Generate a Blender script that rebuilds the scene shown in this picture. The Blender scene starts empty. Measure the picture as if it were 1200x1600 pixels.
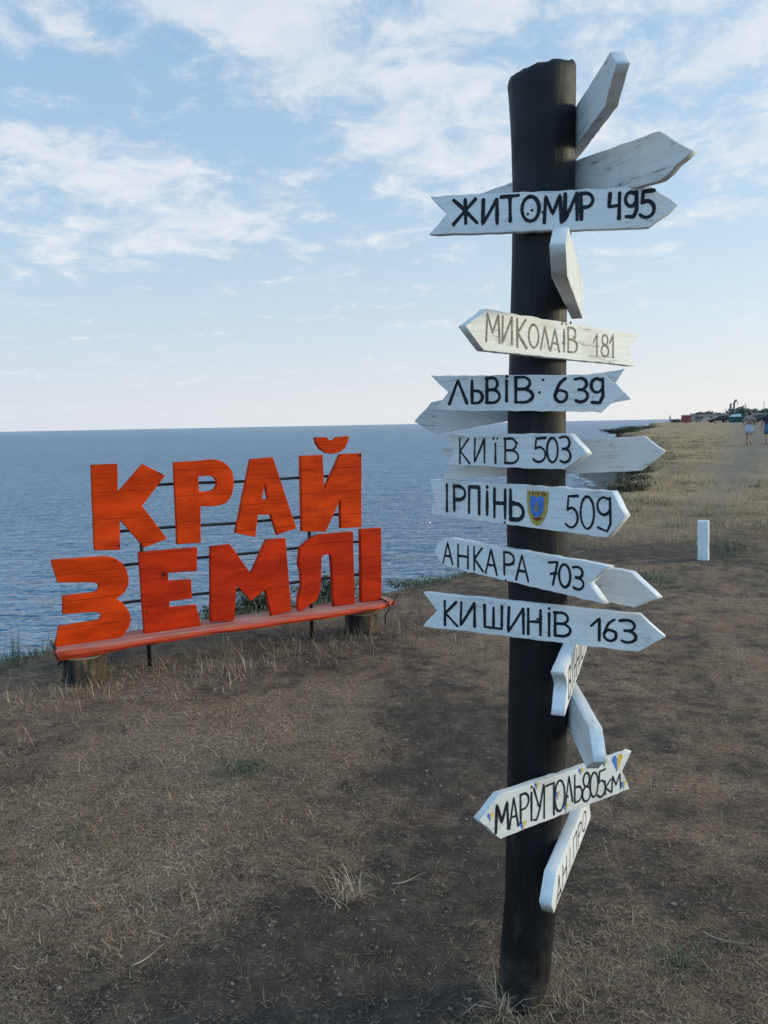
import bpy, bmesh, math, random
import numpy as np
from math import radians, sin, cos, tan, atan2, pi, hypot
from mathutils import Matrix, Vector

S = bpy.context.scene
C = S.collection
random.seed(7)
RNG = np.random.default_rng(11)

# ------------------------------------------------------------------ camera
PITCH, ROLL, CAM_H, FOC = radians(6.5), radians(1.08), 1.6, 1200.0      # FOC in pixels of the 1200 x 1600 photograph
_U = np.array([0, sin(PITCH), cos(PITCH)]); CF = np.array([0, cos(PITCH), -sin(PITCH)]); _X = np.array([1.0, 0, 0])
CR = cos(ROLL) * _X - sin(ROLL) * _U
CU = sin(ROLL) * _X + cos(ROLL) * _U
CP = np.array([0, 0, CAM_H])
cd = bpy.data.cameras.new('camera'); cam = bpy.data.objects.new('camera', cd); C.objects.link(cam)
cd.sensor_fit = 'VERTICAL'; cd.sensor_height = 36.0; cd.lens = 36.0 * FOC / 1600.0
cd.clip_start = 0.05; cd.clip_end = 150000
m = Matrix.Identity(4)
for i in range(3):
    m[i][0] = CR[i]; m[i][1] = CU[i]; m[i][2] = -CF[i]; m[i][3] = CP[i]
cam.matrix_world = m
S.camera = cam

# ------------------------------------------------------------------ light, sky, exposure
SUN_AZ, SUN_EL = radians(84), radians(13)          # azimuth clockwise from the viewing direction (+Y)
S.view_settings.view_transform = 'Standard'; S.view_settings.look = 'None'
S.view_settings.gamma = 1.0; S.view_settings.exposure = 0.26
sl = bpy.data.lights.new('sun', 'SUN'); sl.energy = 1.9; sl.angle = radians(10); sl.color = (1.0, 0.85, 0.56)
so = bpy.data.objects.new('sun', sl); C.objects.link(so)
sd_ = Vector((sin(SUN_AZ) * cos(SUN_EL), cos(SUN_AZ) * cos(SUN_EL), sin(SUN_EL)))
so.rotation_euler = sd_.to_track_quat('Z', 'Y').to_euler(); so.location = (40, 0, 30)


class NT:
    """small node-tree writer"""
    def __init__(s, tree):
        s.t = tree; s.n = tree.nodes; s.l = tree.links; s.n.clear()
    def _set(s, sock, v):
        if isinstance(v, bpy.types.NodeSocket): s.l.new(v, sock)
        elif v is not None:
            if isinstance(v, (tuple, list)) and sock.type == 'RGBA' and len(v) == 3: v = (*v, 1)
            sock.default_value = v
    def math(s, op, a, b=None, c=None, clamp=False):
        n = s.n.new('ShaderNodeMath'); n.operation = op; n.use_clamp = clamp
        for i, v in enumerate((a, b, c)):
            if v is not None: s._set(n.inputs[i], v)
        return n.outputs[0]
    def vmath(s, op, a, b=None):
        n = s.n.new('ShaderNodeVectorMath'); n.operation = op
        s._set(n.inputs[0], a)
        if b is not None: s._set(n.inputs['Scale' if op == 'SCALE' else 1], b)
        return n.outputs[0]
    def noise(s, vec, scale=5, detail=4, rough=.55, dist=0, lac=2.0):
        n = s.n.new('ShaderNodeTexNoise'); s._set(n.inputs['Vector'], vec)
        n.inputs['Scale'].default_value = scale; n.inputs['Detail'].default_value = detail
        n.inputs['Roughness'].default_value = rough; n.inputs['Distortion'].default_value = dist
        n.inputs['Lacunarity'].default_value = lac
        return n.outputs[0]
    def map(s, v, a, b, c=0, d=1, smooth=False):
        n = s.n.new('ShaderNodeMapRange')
        if smooth: n.interpolation_type = 'SMOOTHSTEP'
        for k, x in zip(('Value', 'From Min', 'From Max', 'To Min', 'To Max'), (v, a, b, c, d)): s._set(n.inputs[k], x)
        return n.outputs[0]
    def mix(s, f, a, b, blend='MIX'):
        n = s.n.new('ShaderNodeMix'); n.data_type = 'RGBA'; n.blend_type = blend
        s._set(n.inputs[0], f); s._set(n.inputs[6], a); s._set(n.inputs[7], b)
        return n.outputs[2]
    def coord(s, which='Object'):
        return s.n.new('ShaderNodeTexCoord').outputs[which]
    def mapping(s, v, scale=(1, 1, 1), loc=(0, 0, 0), rot=(0, 0, 0)):
        n = s.n.new('ShaderNodeMapping'); s._set(n.inputs['Vector'], v)
        n.inputs['Scale'].default_value = scale; n.inputs['Location'].default_value = loc; n.inputs['Rotation'].default_value = rot
        return n.outputs[0]
    def ramp(s, f, stops):
        n = s.n.new('ShaderNodeValToRGB'); s._set(n.inputs[0], f); e = n.color_ramp.elements
        e[0].position, e[0].color = stops[0][0], (*stops[0][1], 1); e[1].position, e[1].color = stops[-1][0], (*stops[-1][1], 1)
        for p, c in stops[1:-1]:
            q = e.new(p); q.color = (*c, 1)
        return n.outputs[0]
    def sep(s, v):
        n = s.n.new('ShaderNodeSeparateXYZ'); s._set(n.inputs[0], v); return n.outputs
    def comb(s, x, y, z):
        n = s.n.new('ShaderNodeCombineXYZ')
        for i, v in enumerate((x, y, z)): s._set(n.inputs[i], v)
        return n.outputs[0]
    def attr(s, name):
        n = s.n.new('ShaderNodeAttribute'); n.attribute_name = name; return n.outputs['Fac']
    def rnd(s):
        return s.n.new('ShaderNodeObjectInfo').outputs['Random']
    def bump(s, h, dist=.01, strength=1, normal=None):
        n = s.n.new('ShaderNodeBump'); s._set(n.inputs['Height'], h)
        n.inputs['Distance'].default_value = dist; n.inputs['Strength'].default_value = strength
        if normal is not None: s._set(n.inputs['Normal'], normal)
        return n.outputs[0]


def material(name, fn):
    mt = bpy.data.materials.new(name); mt.use_nodes = True
    t = NT(mt.node_tree)
    out = t.n.new('ShaderNodeOutputMaterial'); p = t.n.new('ShaderNodeBsdfPrincipled')
    t.l.new(p.outputs[0], out.inputs[0])
    r = fn(t)
    for k, v in r.items(): t._set(p.inputs[k], v)
    return mt


# world: Nishita sky with high thin clouds and a pale hazy horizon
W = bpy.data.worlds.new('World'); S.world = W; W.use_nodes = True
t = NT(W.node_tree)
wo = t.n.new('ShaderNodeOutputWorld'); bg = t.n.new('ShaderNodeBackground'); t.l.new(bg.outputs[0], wo.inputs[0])
SKY_STR = 0.13
bg.inputs['Strength'].default_value = SKY_STR
sky = t.n.new('ShaderNodeTexSky'); sky.sky_type = 'NISHITA'; sky.sun_disc = False
sky.sun_elevation = SUN_EL; sky.sun_rotation = SUN_AZ
sky.air_density = 1.0; sky.dust_density = 1.5; sky.ozone_density = 1.5
D = t.coord('Generated'); dx, dy, dz = t.sep(D)[:3]
el = t.math('MAXIMUM', dz, 0.0)
azi = t.math('ARCTAN2', dx, dy)
den = t.math('ADD', el, 0.16)
pu = t.math('DIVIDE', dx, den); pv = t.math('DIVIDE', dy, den)
plane = t.comb(pu, pv, 0.0)
n1 = t.noise(t.mapping(plane, (1, 1, 1), (3.1, 1.7, 0), (0, 0, radians(25))), 1.5, 9, .62, .35)
n2 = t.noise(t.mapping(plane, (1, 1, 1), (9.0, 4.0, 0)), 6.2, 8, .66, .3)
def blob(px, py, rx, ry, rot, amp):
    a0, e0 = (px - 600) / 1200.0, (662 - py) / 1200.0
    u = t.math('SUBTRACT', azi, a0); v = t.math('SUBTRACT', el, e0)
    c_, s_ = cos(radians(rot)), sin(radians(rot))
    uu = t.math('ADD', t.math('MULTIPLY', u, c_ * 1200 / rx), t.math('MULTIPLY', v, s_ * 1200 / rx))
    vv = t.math('ADD', t.math('MULTIPLY', u, -s_ * 1200 / ry), t.math('MULTIPLY', v, c_ * 1200 / ry))
    q = t.math('ADD', t.math('MULTIPLY', uu, uu), t.math('MULTIPLY', vv, vv))
    return t.math('MULTIPLY', t.math('POWER', 2.718, t.math('MULTIPLY', q, -1.0)), amp)
bias = None
for b in [(255, 38, 45, 26, 0, .24), (192, 96, 130, 36, 4, .26), (146, 146, 66, 24, -22, .24), (20, 138, 55, 36, -10, .28), (92, 176, 34, 16, -30, .20), (282, 112, 52, 28, 0, .22),
          (327, 85, 50, 34, -20, .20), (385, 130, 105, 44, -14, .22), (462, 100, 90, 46, -10, .22), (500, 182, 66, 46, 0, .22), (595, 28, 44, 32, 20, .30), (690, 55, 48, 66, 20, .30),
          (635, 150, 100, 80, 0, .14), (620, 272, 90, 46, 0, .18), (88, 282, 140, 32, -13, .17), (262, 328, 190, 52, -6, .18), (448, 336, 32, 20, 0, .16), (330, 380, 140, 34, 0, .20),
          (110, 410, 140, 36, 0, .15), (770, 80, 70, 56, 0, .26), (880, 40, 90, 50, 12, .26), (1062, 20, 36, 16, 0, .16), (1120, 110, 120, 56, 14, .26), (1170, 45, 44, 46, 0, .24),
          (1080, 215, 160, 42, 10, .18), (1160, 312, 70, 34, 0, .24), (1095, 388, 90, 18, 0, .18), (955, 425, 80, 13, 0, .16), (760, 260, 170, 120, 0, .12), (940, 180, 330, 190, 0, .10), (70, 5, 150, 42, 0, -.22), (430, 20, 110, 40, 0, -.20), (955, 30, 50, 36, 0, -.14), (250, 225, 230, 20, -4, -.10)]:
    g = blob(*b); bias = g if bias is None else t.math('ADD', bias, g)
high = t.map(el, .5, .8, 0, .16)      # thin cloud carries on overhead
nz = t.math('ADD', t.math('MULTIPLY', n1, .40), t.math('MULTIPLY', n2, .90))      # mean about .65
cm = t.math('ADD', t.math('ADD', nz, high), bias)
back = t.map(t.math('ABSOLUTE', azi), .95, 2.1, 0, 1, True)      # the sky behind the viewer is clearer and bluer
cov = t.math('MULTIPLY', t.map(cm, .665, .94, 0, 1, True), t.map(back, 0, 1, 1, .35))
hz = t.math('MULTIPLY', t.math('POWER', 2.718, t.math('MULTIPLY', el, -4.6)), 1.12, clamp=True)
k = 1.0 / SKY_STR
skyc = t.mix(1.0, sky.outputs[0], (1.15, 1.55, 1.70), 'MULTIPLY')
skyc = t.mix(.60, skyc, (.27 * k, .455 * k, .665 * k))
skyc = t.vmath('SCALE', skyc, t.map(back, 0, 1, 1.0, 1.75))
right = t.map(azi, -.5, .5)
hazec = t.mix(right, (.60 * k, .635 * k, .685 * k), (.735 * k, .725 * k, .72 * k))
c0 = t.mix(t.math('MULTIPLY', hz, t.map(back, 0, 1, .95, .45)), skyc, hazec)
cloudc = t.mix(t.map(n2, .35, .7), (.56 * k, .63 * k, .71 * k), (.76 * k, .76 * k, .775 * k))
c1_ = t.mix(t.math('MULTIPLY', cov, .78), c0, cloudc)
t.l.new(c1_, bg.inputs[0])

# ------------------------------------------------------------------ small helpers
def ray(p): return (p[0] - 600) / FOC * CR + (800 - p[1]) / FOC * CU + CF
def hit(p, p0, n):
    r = ray(p); return CP + ((np.array(p0) - CP) @ n) / (r @ n) * r
def ground_px(px, py, z=0.0): return hit((px, py), (0, 0, z), np.array([0, 0, 1.0]))
def along(px, d):      # ground point d metres ahead in the direction of photograph column px (near the horizon)
    r = ray((px, 655)); return np.array([r[0] / r[1] * d, d])
def crop(b, s): return lambda l: [(b[0] + x / s, b[1] + y / s) for x, y in l]
c1 = crop((640, 60), 2.609); c2 = crop((640, 460), 2.857); c3 = crop((640, 720), 2.857)
c5 = crop((60, 660), 2.069); c6 = crop((740, 1150), 4.615); cA = crop((0, 660), 3.6375); cB = crop((320, 660), 3.6375)

def tag(o, label=None, cat=None, group=None, kind=None):
    if label: o['label'] = label
    if cat: o['category'] = cat
    if group: o['group'] = group
    if kind: o['kind'] = kind
    return o
def empty(name, loc, label=None, cat=None, group=None, rz=0.0):
    o = bpy.data.objects.new(name, None); C.objects.link(o); o.location = loc; o.rotation_euler = (0, 0, rz)
    o.empty_display_size = .1
    return tag(o, label, cat, group)
def obj(name, me, mats=None, parent=None, M=None):
    o = bpy.data.objects.new(name, me); C.objects.link(o)
    if mats is not None:
        for mt in (mats if isinstance(mats, (list, tuple)) else [mats]): me.materials.append(mt)
    if parent is not None: o.parent = parent
    if M is not None: o.matrix_local = M
    return o
def pymesh(name, v, f, smooth=False):
    me = bpy.data.meshes.new(name); me.from_pydata([tuple(map(float, x)) for x in v], [], f); me.validate()
    if smooth:
        for p in me.polygons: p.use_smooth = True
    return me
def bm_mesh(name, bm, smooth=False):
    me = bpy.data.meshes.new(name); bm.normal_update(); bm.to_mesh(me); bm.free()
    if smooth:
        for p in me.polygons: p.use_smooth = True
    return me
def np_mesh(name, V, F3=None, F4=None, attrs=None, smooth=False):
    me = bpy.data.meshes.new(name)
    me.vertices.add(len(V)); me.vertices.foreach_set('co', np.asarray(V, np.float32).ravel())
    parts = [];starts = [];tot = [];o = 0
    for F, k in ((F4, 4), (F3, 3)):
        if F is None or len(F) == 0: continue
        F = np.asarray(F, np.int32); parts.append(F.ravel()); starts.append(o + k * np.arange(len(F))); tot.append(np.full(len(F), k)); o += k * len(F)
    lv = np.concatenate(parts); st = np.concatenate(starts); tt = np.concatenate(tot)
    me.loops.add(len(lv)); me.loops.foreach_set('vertex_index', lv.astype(np.int32))
    me.polygons.add(len(st)); me.polygons.foreach_set('loop_start', st.astype(np.int32))
    if smooth: me.polygons.foreach_set('use_smooth', np.ones(len(st), bool))
    me.update(calc_edges=True)
    for nme, val in (attrs or {}).items():
        a = me.attributes.new(nme, 'FLOAT', 'POINT'); a.data.foreach_set('value', np.asarray(val, np.float32))
    return me
def add_box(bm, a, b, bev=0.0):
    vs = [bm.verts.new((x, y, z)) for x in (a[0], b[0]) for y in (a[1], b[1]) for z in (a[2], b[2])]
    fs = [(0, 1, 3, 2), (4, 6, 7, 5), (0, 4, 5, 1), (2, 3, 7, 6), (0, 2, 6, 4), (1, 5, 7, 3)]
    ff = [bm.faces.new([vs[i] for i in f]) for f in fs]
    if bev:
        es = list({e for f in ff for e in f.edges})
        bmesh.ops.bevel(bm, geom=es, offset=bev, segments=2, affect='EDGES', profile=.6)
def add_tube(bm, pts, rad, n=8, caps=True):
    pts = [Vector(p) for p in pts]; rads = rad if isinstance(rad, (list, tuple)) else [rad] * len(pts)
    rings = []; up = Vector((0.3, 0.2, 1)).normalized(); prev = None
    for i, p in enumerate(pts):
        d = (pts[min(i + 1, len(pts) - 1)] - pts[max(i - 1, 0)]).normalized()
        if prev is None:
            a = d.cross(up if abs(d.dot(up)) < .95 else Vector((1, 0, 0))).normalized()
        else:
            a = (prev - d * prev.dot(d)).normalized()
        prev = a; b = d.cross(a)
        rings.append([bm.verts.new(p + (a * cos(2 * pi * k / n) + b * sin(2 * pi * k / n)) * rads[i]) for k in range(n)])
    for r0, r1 in zip(rings, rings[1:]):
        for k in range(n): bm.faces.new((r0[k], r0[(k + 1) % n], r1[(k + 1) % n], r1[k]))
    if caps:
        bm.faces.new(rings[0][::-1]); bm.faces.new(rings[-1])
def add_loft(bm, rings, caps=True):
    R = [[bm.verts.new(p) for p in r] for r in rings]; n = len(R[0])
    for r0, r1 in zip(R, R[1:]):
        for k in range(n): bm.faces.new((r0[k], r0[(k + 1) % n], r1[(k + 1) % n], r1[k]))
    if caps:
        bm.faces.new(R[0][::-1]); bm.faces.new(R[-1])
def ellring(cx, cy, z, rx, ry, n=14): return [(cx + rx * cos(2 * pi * k / n), cy + ry * sin(2 * pi * k / n), z) for k in range(n)]
def add_ico(bm, c, r, sub=2, scale=(1, 1, 1)):
    M = Matrix.Translation(c) @ Matrix.Diagonal((r * scale[0], r * scale[1], r * scale[2], 1))
    bmesh.ops.create_icosphere(bm, subdivisions=sub, radius=1, matrix=M)
def plate(name, outline, thick, bevel=.0015, holes=(), jit=.0, step=.02):
    """flat shape in local xy, front face at z = 0, going back to z = -thick"""
    cu = bpy.data.curves.new(name, 'CURVE'); cu.dimensions = '2D'; cu.fill_mode = 'BOTH'
    cu.extrude = thick / 2 - bevel; cu.bevel_depth = bevel; cu.bevel_resolution = 1; cu.offset = -bevel
    for loop in [outline, *holes]:
        pts = []
        for a, b in zip(loop, list(loop[1:]) + [loop[0]]):
            n = max(1, int(hypot(b[0] - a[0], b[1] - a[1]) / step)) if jit else 1
            for i in range(n):
                q = i / n; jx, jy = (random.gauss(0, jit), random.gauss(0, jit)) if jit else (0, 0)
                pts.append((a[0] + (b[0] - a[0]) * q + jx, a[1] + (b[1] - a[1]) * q + jy))
        sp = cu.splines.new('POLY'); sp.points.add(len(pts) - 1); sp.use_cyclic_u = True
        for p, q in zip(sp.points, pts): p.co = (q[0], q[1], 0, 1)
    o = bpy.data.objects.new('tmp', cu); C.objects.link(o)
    dg = bpy.context.evaluated_depsgraph_get(); dg.update()
    me = bpy.data.meshes.new_from_object(o.evaluated_get(dg)); me.name = name
    bpy.data.objects.remove(o); bpy.data.curves.remove(cu)
    me.transform(Matrix.Translation((0, 0, -thick / 2)))
    return me

def _hash(ix, iy, seed):
    h = (ix.astype(np.int64) * 374761393 + iy.astype(np.int64) * 668265263 + seed * 982451653) & 0x7fffffff
    h = ((h ^ (h >> 13)) * 1274126177) & 0x7fffffff
    return ((h ^ (h >> 16)) & 0xffff) / 65535.0
def vnoise(x, y, seed=0):
    x = np.asarray(x, float); y = np.asarray(y, float)
    ix = np.floor(x); iy = np.floor(y); fx = x - ix; fy = y - iy
    fx = fx * fx * (3 - 2 * fx); fy = fy * fy * (3 - 2 * fy)
    a = _hash(ix, iy, seed); b = _hash(ix + 1, iy, seed); c = _hash(ix, iy + 1, seed); d = _hash(ix + 1, iy + 1, seed)
    return (a * (1 - fx) + b * fx) * (1 - fy) + (c * (1 - fx) + d * fx) * fy
def fbm(x, y, oct=4, seed=0):
    s = 0; a = .5; t_ = 0
    for i in range(oct):
        s = s + a * vnoise(x * 2 ** i + 17.3 * i, y * 2 ** i - 9.1 * i, seed + i); t_ += a; a *= .55
    return s / t_

# ------------------------------------------------------------------ materials
def soil_fn(t):
    P = t.coord('Object'); cv = t.attr('cover')
    a = t.noise(P, 1.3, 5, .6); b = t.noise(P, 9, 6, .65); c = t.noise(P, 55, 5, .7); d = t.noise(P, 260, 3, .6)
    soil = t.ramp(t.math('ADD', t.math('MULTIPLY', b, .6), t.math('MULTIPLY', c, .4)), [(.32, (.039, .029, .0235)), (.5, (.083, .063, .051)), (.70, (.165, .126, .102))])
    soil = t.mix(t.map(d, .60, .72), soil, (.19, .16, .13))
    that = t.ramp(t.math('ADD', t.math('MULTIPLY', c, .55), t.math('MULTIPLY', d, .45)), [(.34, (.056, .040, .028)), (.5, (.25, .176, .120)), (.66, (.52, .375, .255))])
    that = t.mix(t.map(a, .45, .65), that, t.mix(1.0, that, (1.05, .92, .80), 'MULTIPLY'))
    f = t.map(t.math('ADD', cv, t.math('MULTIPLY', t.math('SUBTRACT', b, .5), 1.2)), .12, .88, 0, 1, True)
    col = t.mix(f, soil, that)
    far = t.attr('tall')
    gold = t.ramp(t.math('ADD', t.math('MULTIPLY', b, .5), t.math('MULTIPLY', c, .5)), [(.3, (.20, .132, .070)), (.5, (.38, .265, .148)), (.7, (.54, .39, .235))])
    col = t.mix(t.math('MULTIPLY', far, t.map(t.noise(t.mapping(P, (.5, .28, 1)), 1.0, 5, .62, .6), .38, .60, .35, 1)), col, gold)
    path = t.attr('path')
    col = t.mix(path, col, t.mix(b, (.13, .115, .095), (.22, .195, .165)))
    clif = t.attr('cliff')
    loam = t.ramp(t.noise(t.mapping(P, (.6, .6, 5)), 2.2, 6, .6), [(.3, (.035, .028, .022)), (.5, (.075, .058, .042)), (.72, (.13, .10, .072))])
    col = t.mix(clif, col, loam)
    sand = t.attr('sand')
    col = t.mix(sand, col, t.mix(b, (.13, .12, .105), (.21, .19, .165)))
    h = t.math('ADD', t.math('MULTIPLY', b, .5), t.math('ADD', t.math('MULTIPLY', c, .35), t.math('MULTIPLY', d, .15)))
    return {'Base Color': col, 'Roughness': .95, 'Specular IOR Level': .15, 'Normal': t.bump(h, .05, 1.0)}
M_ground = material('ground', soil_fn)

def sea_fn(t):
    P = t.coord('Object')
    a = t.noise(t.mapping(P, (.06, .17, 1), (0, 0, 0), (0, 0, radians(-8))), 1.0, 2, .5)
    b = t.noise(t.mapping(P, (.22, .62, 1), (5, 0, 0), (0, 0, radians(8))), 1.0, 2, .5, .5)
    c = t.noise(t.mapping(P, (.75, 1.75, 1), (0, 7, 0), (0, 0, radians(-12))), 1.0, 3, .6, .4)
    c = t.math('SUBTRACT', 1.0, t.math('ABSOLUTE', t.math('MULTIPLY', t.math('SUBTRACT', c, .5), 2.6)))
    bb = t.math('SUBTRACT', 1.0, t.math('ABSOLUTE', t.math('MULTIPLY', t.math('SUBTRACT', b, .5), 2.2)))
    b = t.math('ADD', t.math('MULTIPLY', b, .5), t.math('MULTIPLY', bb, .4))
    h = t.math('ADD', t.math('ADD', t.math('MULTIPLY', a, .80), t.math('MULTIPLY', b, .62)), t.math('MULTIPLY', c, .20))
    big = t.noise(t.mapping(P, (.004, .02, 1)), 1.0, 3, .5)
    col = t.mix(t.map(big, .35, .65), (.026, .180, .315), (.042, .220, .370))
    rd = t.n.new('ShaderNodeVectorMath'); rd.operation = 'LENGTH'; t._set(rd.inputs[0], P)
    h = t.math('MULTIPLY', h, t.map(rd.outputs['Value'], 25, 500, 1.0, 1.25))      # choppier offshore
    nb = t.bump(h, 2.7, 1.0)
    fr = t.n.new('ShaderNodeFresnel'); fr.inputs['IOR'].default_value = 1.33; t._set(fr.inputs['Normal'], nb)
    # only part of the wave faces mirror the sky, the rest shows the body of the water
    gl = t.n.new('ShaderNodeBsdfGlossy'); gl.inputs['Roughness'].default_value = .12; t._set(gl.inputs['Normal'], nb)
    df = t.n.new('ShaderNodeBsdfDiffuse'); t._set(df.inputs['Color'], col); t._set(df.inputs['Normal'], nb)
    mx = t.n.new('ShaderNodeMixShader'); t._set(mx.inputs[0], t.math('MINIMUM', t.math('MULTIPLY', fr.outputs[0], 1.5), .50)); t.l.new(df.outputs[0], mx.inputs[1]); t.l.new(gl.outputs[0], mx.inputs[2])
    t.l.new(mx.outputs[0], [n for n in t.n if n.type == 'OUTPUT_MATERIAL'][0].inputs[0])
    return {}
M_sea = material('sea', sea_fn)
def foam_fn(t):
    P = t.coord('Object')
    n = t.noise(P, 2.2, 6, .6, .6)
    return {'Base Color': (.72, .76, .78), 'Roughness': .7, 'Alpha': t.map(n, .44, .58, 0, .95)}
M_foam = material('foam', foam_fn)

def paint_wood(base, dark, crack, dirt, tint=(1, 1, 1)):
    def fn(t):
        P = t.coord('Object'); R = t.rnd()
        Q = t.vmath('ADD', P, t.comb(t.math('MULTIPLY', R, 37.0), t.math('MULTIPLY', R, 11.0), 0.0))
        g = t.noise(t.mapping(Q, (5, 95, 60)), 1.0, 5, .6, .25)
        g2 = t.noise(t.mapping(Q, (2.2, 34, 34)), 1.0, 4, .55, .5)
        s = t.noise(Q, 26, 6, .7); w = t.noise(Q, 7, 4, .6)
        col = t.mix(t.map(g, .35, .7), tuple(.86 * x for x in base), base)
        col = t.mix(t.math('MULTIPLY', t.map(w, .5, .75), dirt), col, (.34, .32, .28))
        cr_ = t.map(g2, .5 - .0, .5 + .012 + .0, 0, 1)
        line = t.math('MULTIPLY', t.math('MULTIPLY', t.map(t.math('ABSOLUTE', t.math('SUBTRACT', g2, .47)), .0, .006, 1, 0), t.map(w, .48, .56)), crack)
        col = t.mix(line, col, dark)
        chip = t.math('MULTIPLY', t.map(s, .66, .70), dirt)
        col = t.mix(chip, col, (.20, .18, .15))
        h = t.math('SUBTRACT', t.math('ADD', t.math('MULTIPLY', g, .6), t.math('MULTIPLY', s, .2)), t.math('MULTIPLY', line, .7))
        return {'Base Color': col, 'Roughness': .55, 'Specular IOR Level': .35, 'Normal': t.bump(h, .0016, .8)}
    return fn
M_white = material('white_paint', paint_wood((.75, .755, .765), (.16, .15, .14), .75, .45))
M_worn = material('worn_white_paint', paint_wood((.66, .67, .68), (.06, .055, .05), 1.0, .55))
M_cream = material('weathered_cream_paint', paint_wood((.70, .70, .685), (.13, .115, .095), .8, .5))
M_stake = material('chipped_white_paint', paint_wood((.74, .75, .77), (.10, .09, .08), 1.0, .8))
M_ink = material('black_paint', lambda t: {'Base Color': t.mix(t.noise(t.coord('Object'), 90, 4), (.006, .007, .012), (.014, .015, .022)), 'Roughness': .6, 'Specular IOR Level': .25})
M_fade = material('faded_brown_paint', lambda t: {'Base Color': t.mix(t.map(t.noise(t.mapping(t.coord('Object'), (40, 160, 40)), 1, 4), .4, .62), (.105, .080, .052), (.27, .23, .18)), 'Roughness': .7})
def post_fn(t):
    P = t.coord('Object')
    g = t.noise(t.mapping(P, (40, 40, 1.6)), 1, 6, .6, .4); s = t.noise(P, 14, 5, .6)
    kn = t.noise(t.mapping(P, (9, 9, 5)), 1, 2, .5)
    col = t.mix(t.map(g, .35, .7), (.0040, .0040, .0052), (.0105, .010, .0115))
    col = t.mix(t.math('MULTIPLY', t.map(s, .55, .75), .6), col, (.019, .017, .016))
    ck = t.noise(t.mapping(P, (22, 22, .55), (3, 1, 0)), 1, 4, .55, .5); bl = t.noise(P, 3.2, 3, .5)
    crk = t.math('MULTIPLY', t.map(t.math('ABSOLUTE', t.math('SUBTRACT', ck, .5)), .0, .010, 1, 0), t.map(bl, .46, .54))
    col = t.mix(crk, col, (.002, .002, .002))
    wear = t.math('MULTIPLY', t.map(t.noise(t.mapping(P, (12, 12, 2.5), (7, 2, 1)), 1, 6, .7, .3), .60, .70), .7)
    col = t.mix(wear, col, (.042, .036, .031))
    foot = t.math('MULTIPLY', t.map(t.sep(P)[2], .02, .22, 1, 0, True), t.map(s, .38, .6))
    col = t.mix(foot, col, (.075, .058, .044))
    h = t.math('SUBTRACT', t.math('ADD', t.math('MULTIPLY', g, .6), t.math('MULTIPLY', kn, .8)), t.math('MULTIPLY', crk, .9))
    return {'Base Color': col, 'Roughness': t.map(s, .3, .7, .48, .68), 'Specular IOR Level': .28, 'Normal': t.bump(h, .008, .8)}
M_post = material('black_stained_log', post_fn)
def orange_fn(base, deep, pale):
    def fn(t):
        P = t.coord('Object'); R = t.rnd()
        Q = t.vmath('ADD', P, t.comb(t.math('MULTIPLY', R, 23.0), t.math('MULTIPLY', R, 7.0), 0.0))
        g = t.noise(t.mapping(Q, (5, 60, 40)), 1, 5, .6, .8); w = t.noise(t.mapping(Q, (2, 6, 4)), 1.3, 4, .6, .3); s = t.noise(Q, 45, 5, .7)
        col = t.mix(t.map(g, .36, .66), base, deep)
        col = t.mix(t.map(w, .42, .66), col, tuple(1.35 * a for a in base))
        w2 = t.noise(t.mapping(Q, (3.5, 7, 4)), 1.1, 5, .62, .5)
        col = t.mix(t.math('MULTIPLY', t.map(w2, .50, .72), .30), col, tuple(.42 * a for a in deep))
        sy = t.math('FRACT', t.math('ADD', t.math('MULTIPLY', t.sep(P)[1], 5.7), t.math('MULTIPLY', R, 3.0)))
        seam = t.map(t.math('ABSOLUTE', t.math('SUBTRACT', sy, .5)), .004, .014, 1, 0)
        col = t.mix(t.math('MULTIPLY', seam, .55), col, (.10, .012, .004))
        v = t.n.new('ShaderNodeTexVoronoi'); t._set(v.inputs['Vector'], t.mapping(Q, (1, 1.35, .001))); v.inputs['Scale'].default_value = 3.6
        kn = t.map(v.outputs['Distance'], .045, .085, 1, 0, True)
        col = t.mix(t.math('MULTIPLY', kn, .85), col, (.055, .015, .008))
        col = t.mix(t.math('MULTIPLY', t.map(s, .62, .75), .5), col, pale)
        return {'Base Color': col, 'Roughness': .6, 'Specular IOR Level': .08, 'Normal': t.bump(t.math('SUBTRACT', t.math('ADD', g, t.math('MULTIPLY', s, .3)), seam), .0022, .8)}
    return fn
M_orange = material('orange_stained_wood', orange_fn((.52, .042, .003), (.40, .025, .002), (.50, .08, .025)))
M_red = material('red_orange_stained_wood', orange_fn((.44, .026, .004), (.34, .016, .003), (.43, .065, .03)))
def plank_fn(t):
    P = t.coord('Object')
    g = t.noise(t.mapping(P, (2.5, 40, 30)), 1, 6, .62, .6); w = t.noise(P, 4.5, 5, .6); z = t.sep(t.n.new('ShaderNodeNewGeometry').outputs['Normal'])[2]
    red = t.mix(t.map(g, .35, .65), (.42, .032, .010), (.58, .075, .024))
    fade = t.mix(t.map(g, .35, .65), (.36, .12, .090), (.47, .24, .20))
    col = t.mix(t.math('MULTIPLY', t.map(t.attr('worn'), 0, 1), t.map(w, .3, .5, .45, 1)), red, fade)
    return {'Base Color': col, 'Roughness': .8, 'Specular IOR Level': .15, 'Normal': t.bump(g, .006, .9)}
M_plank = material('faded_red_plank', plank_fn)
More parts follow.
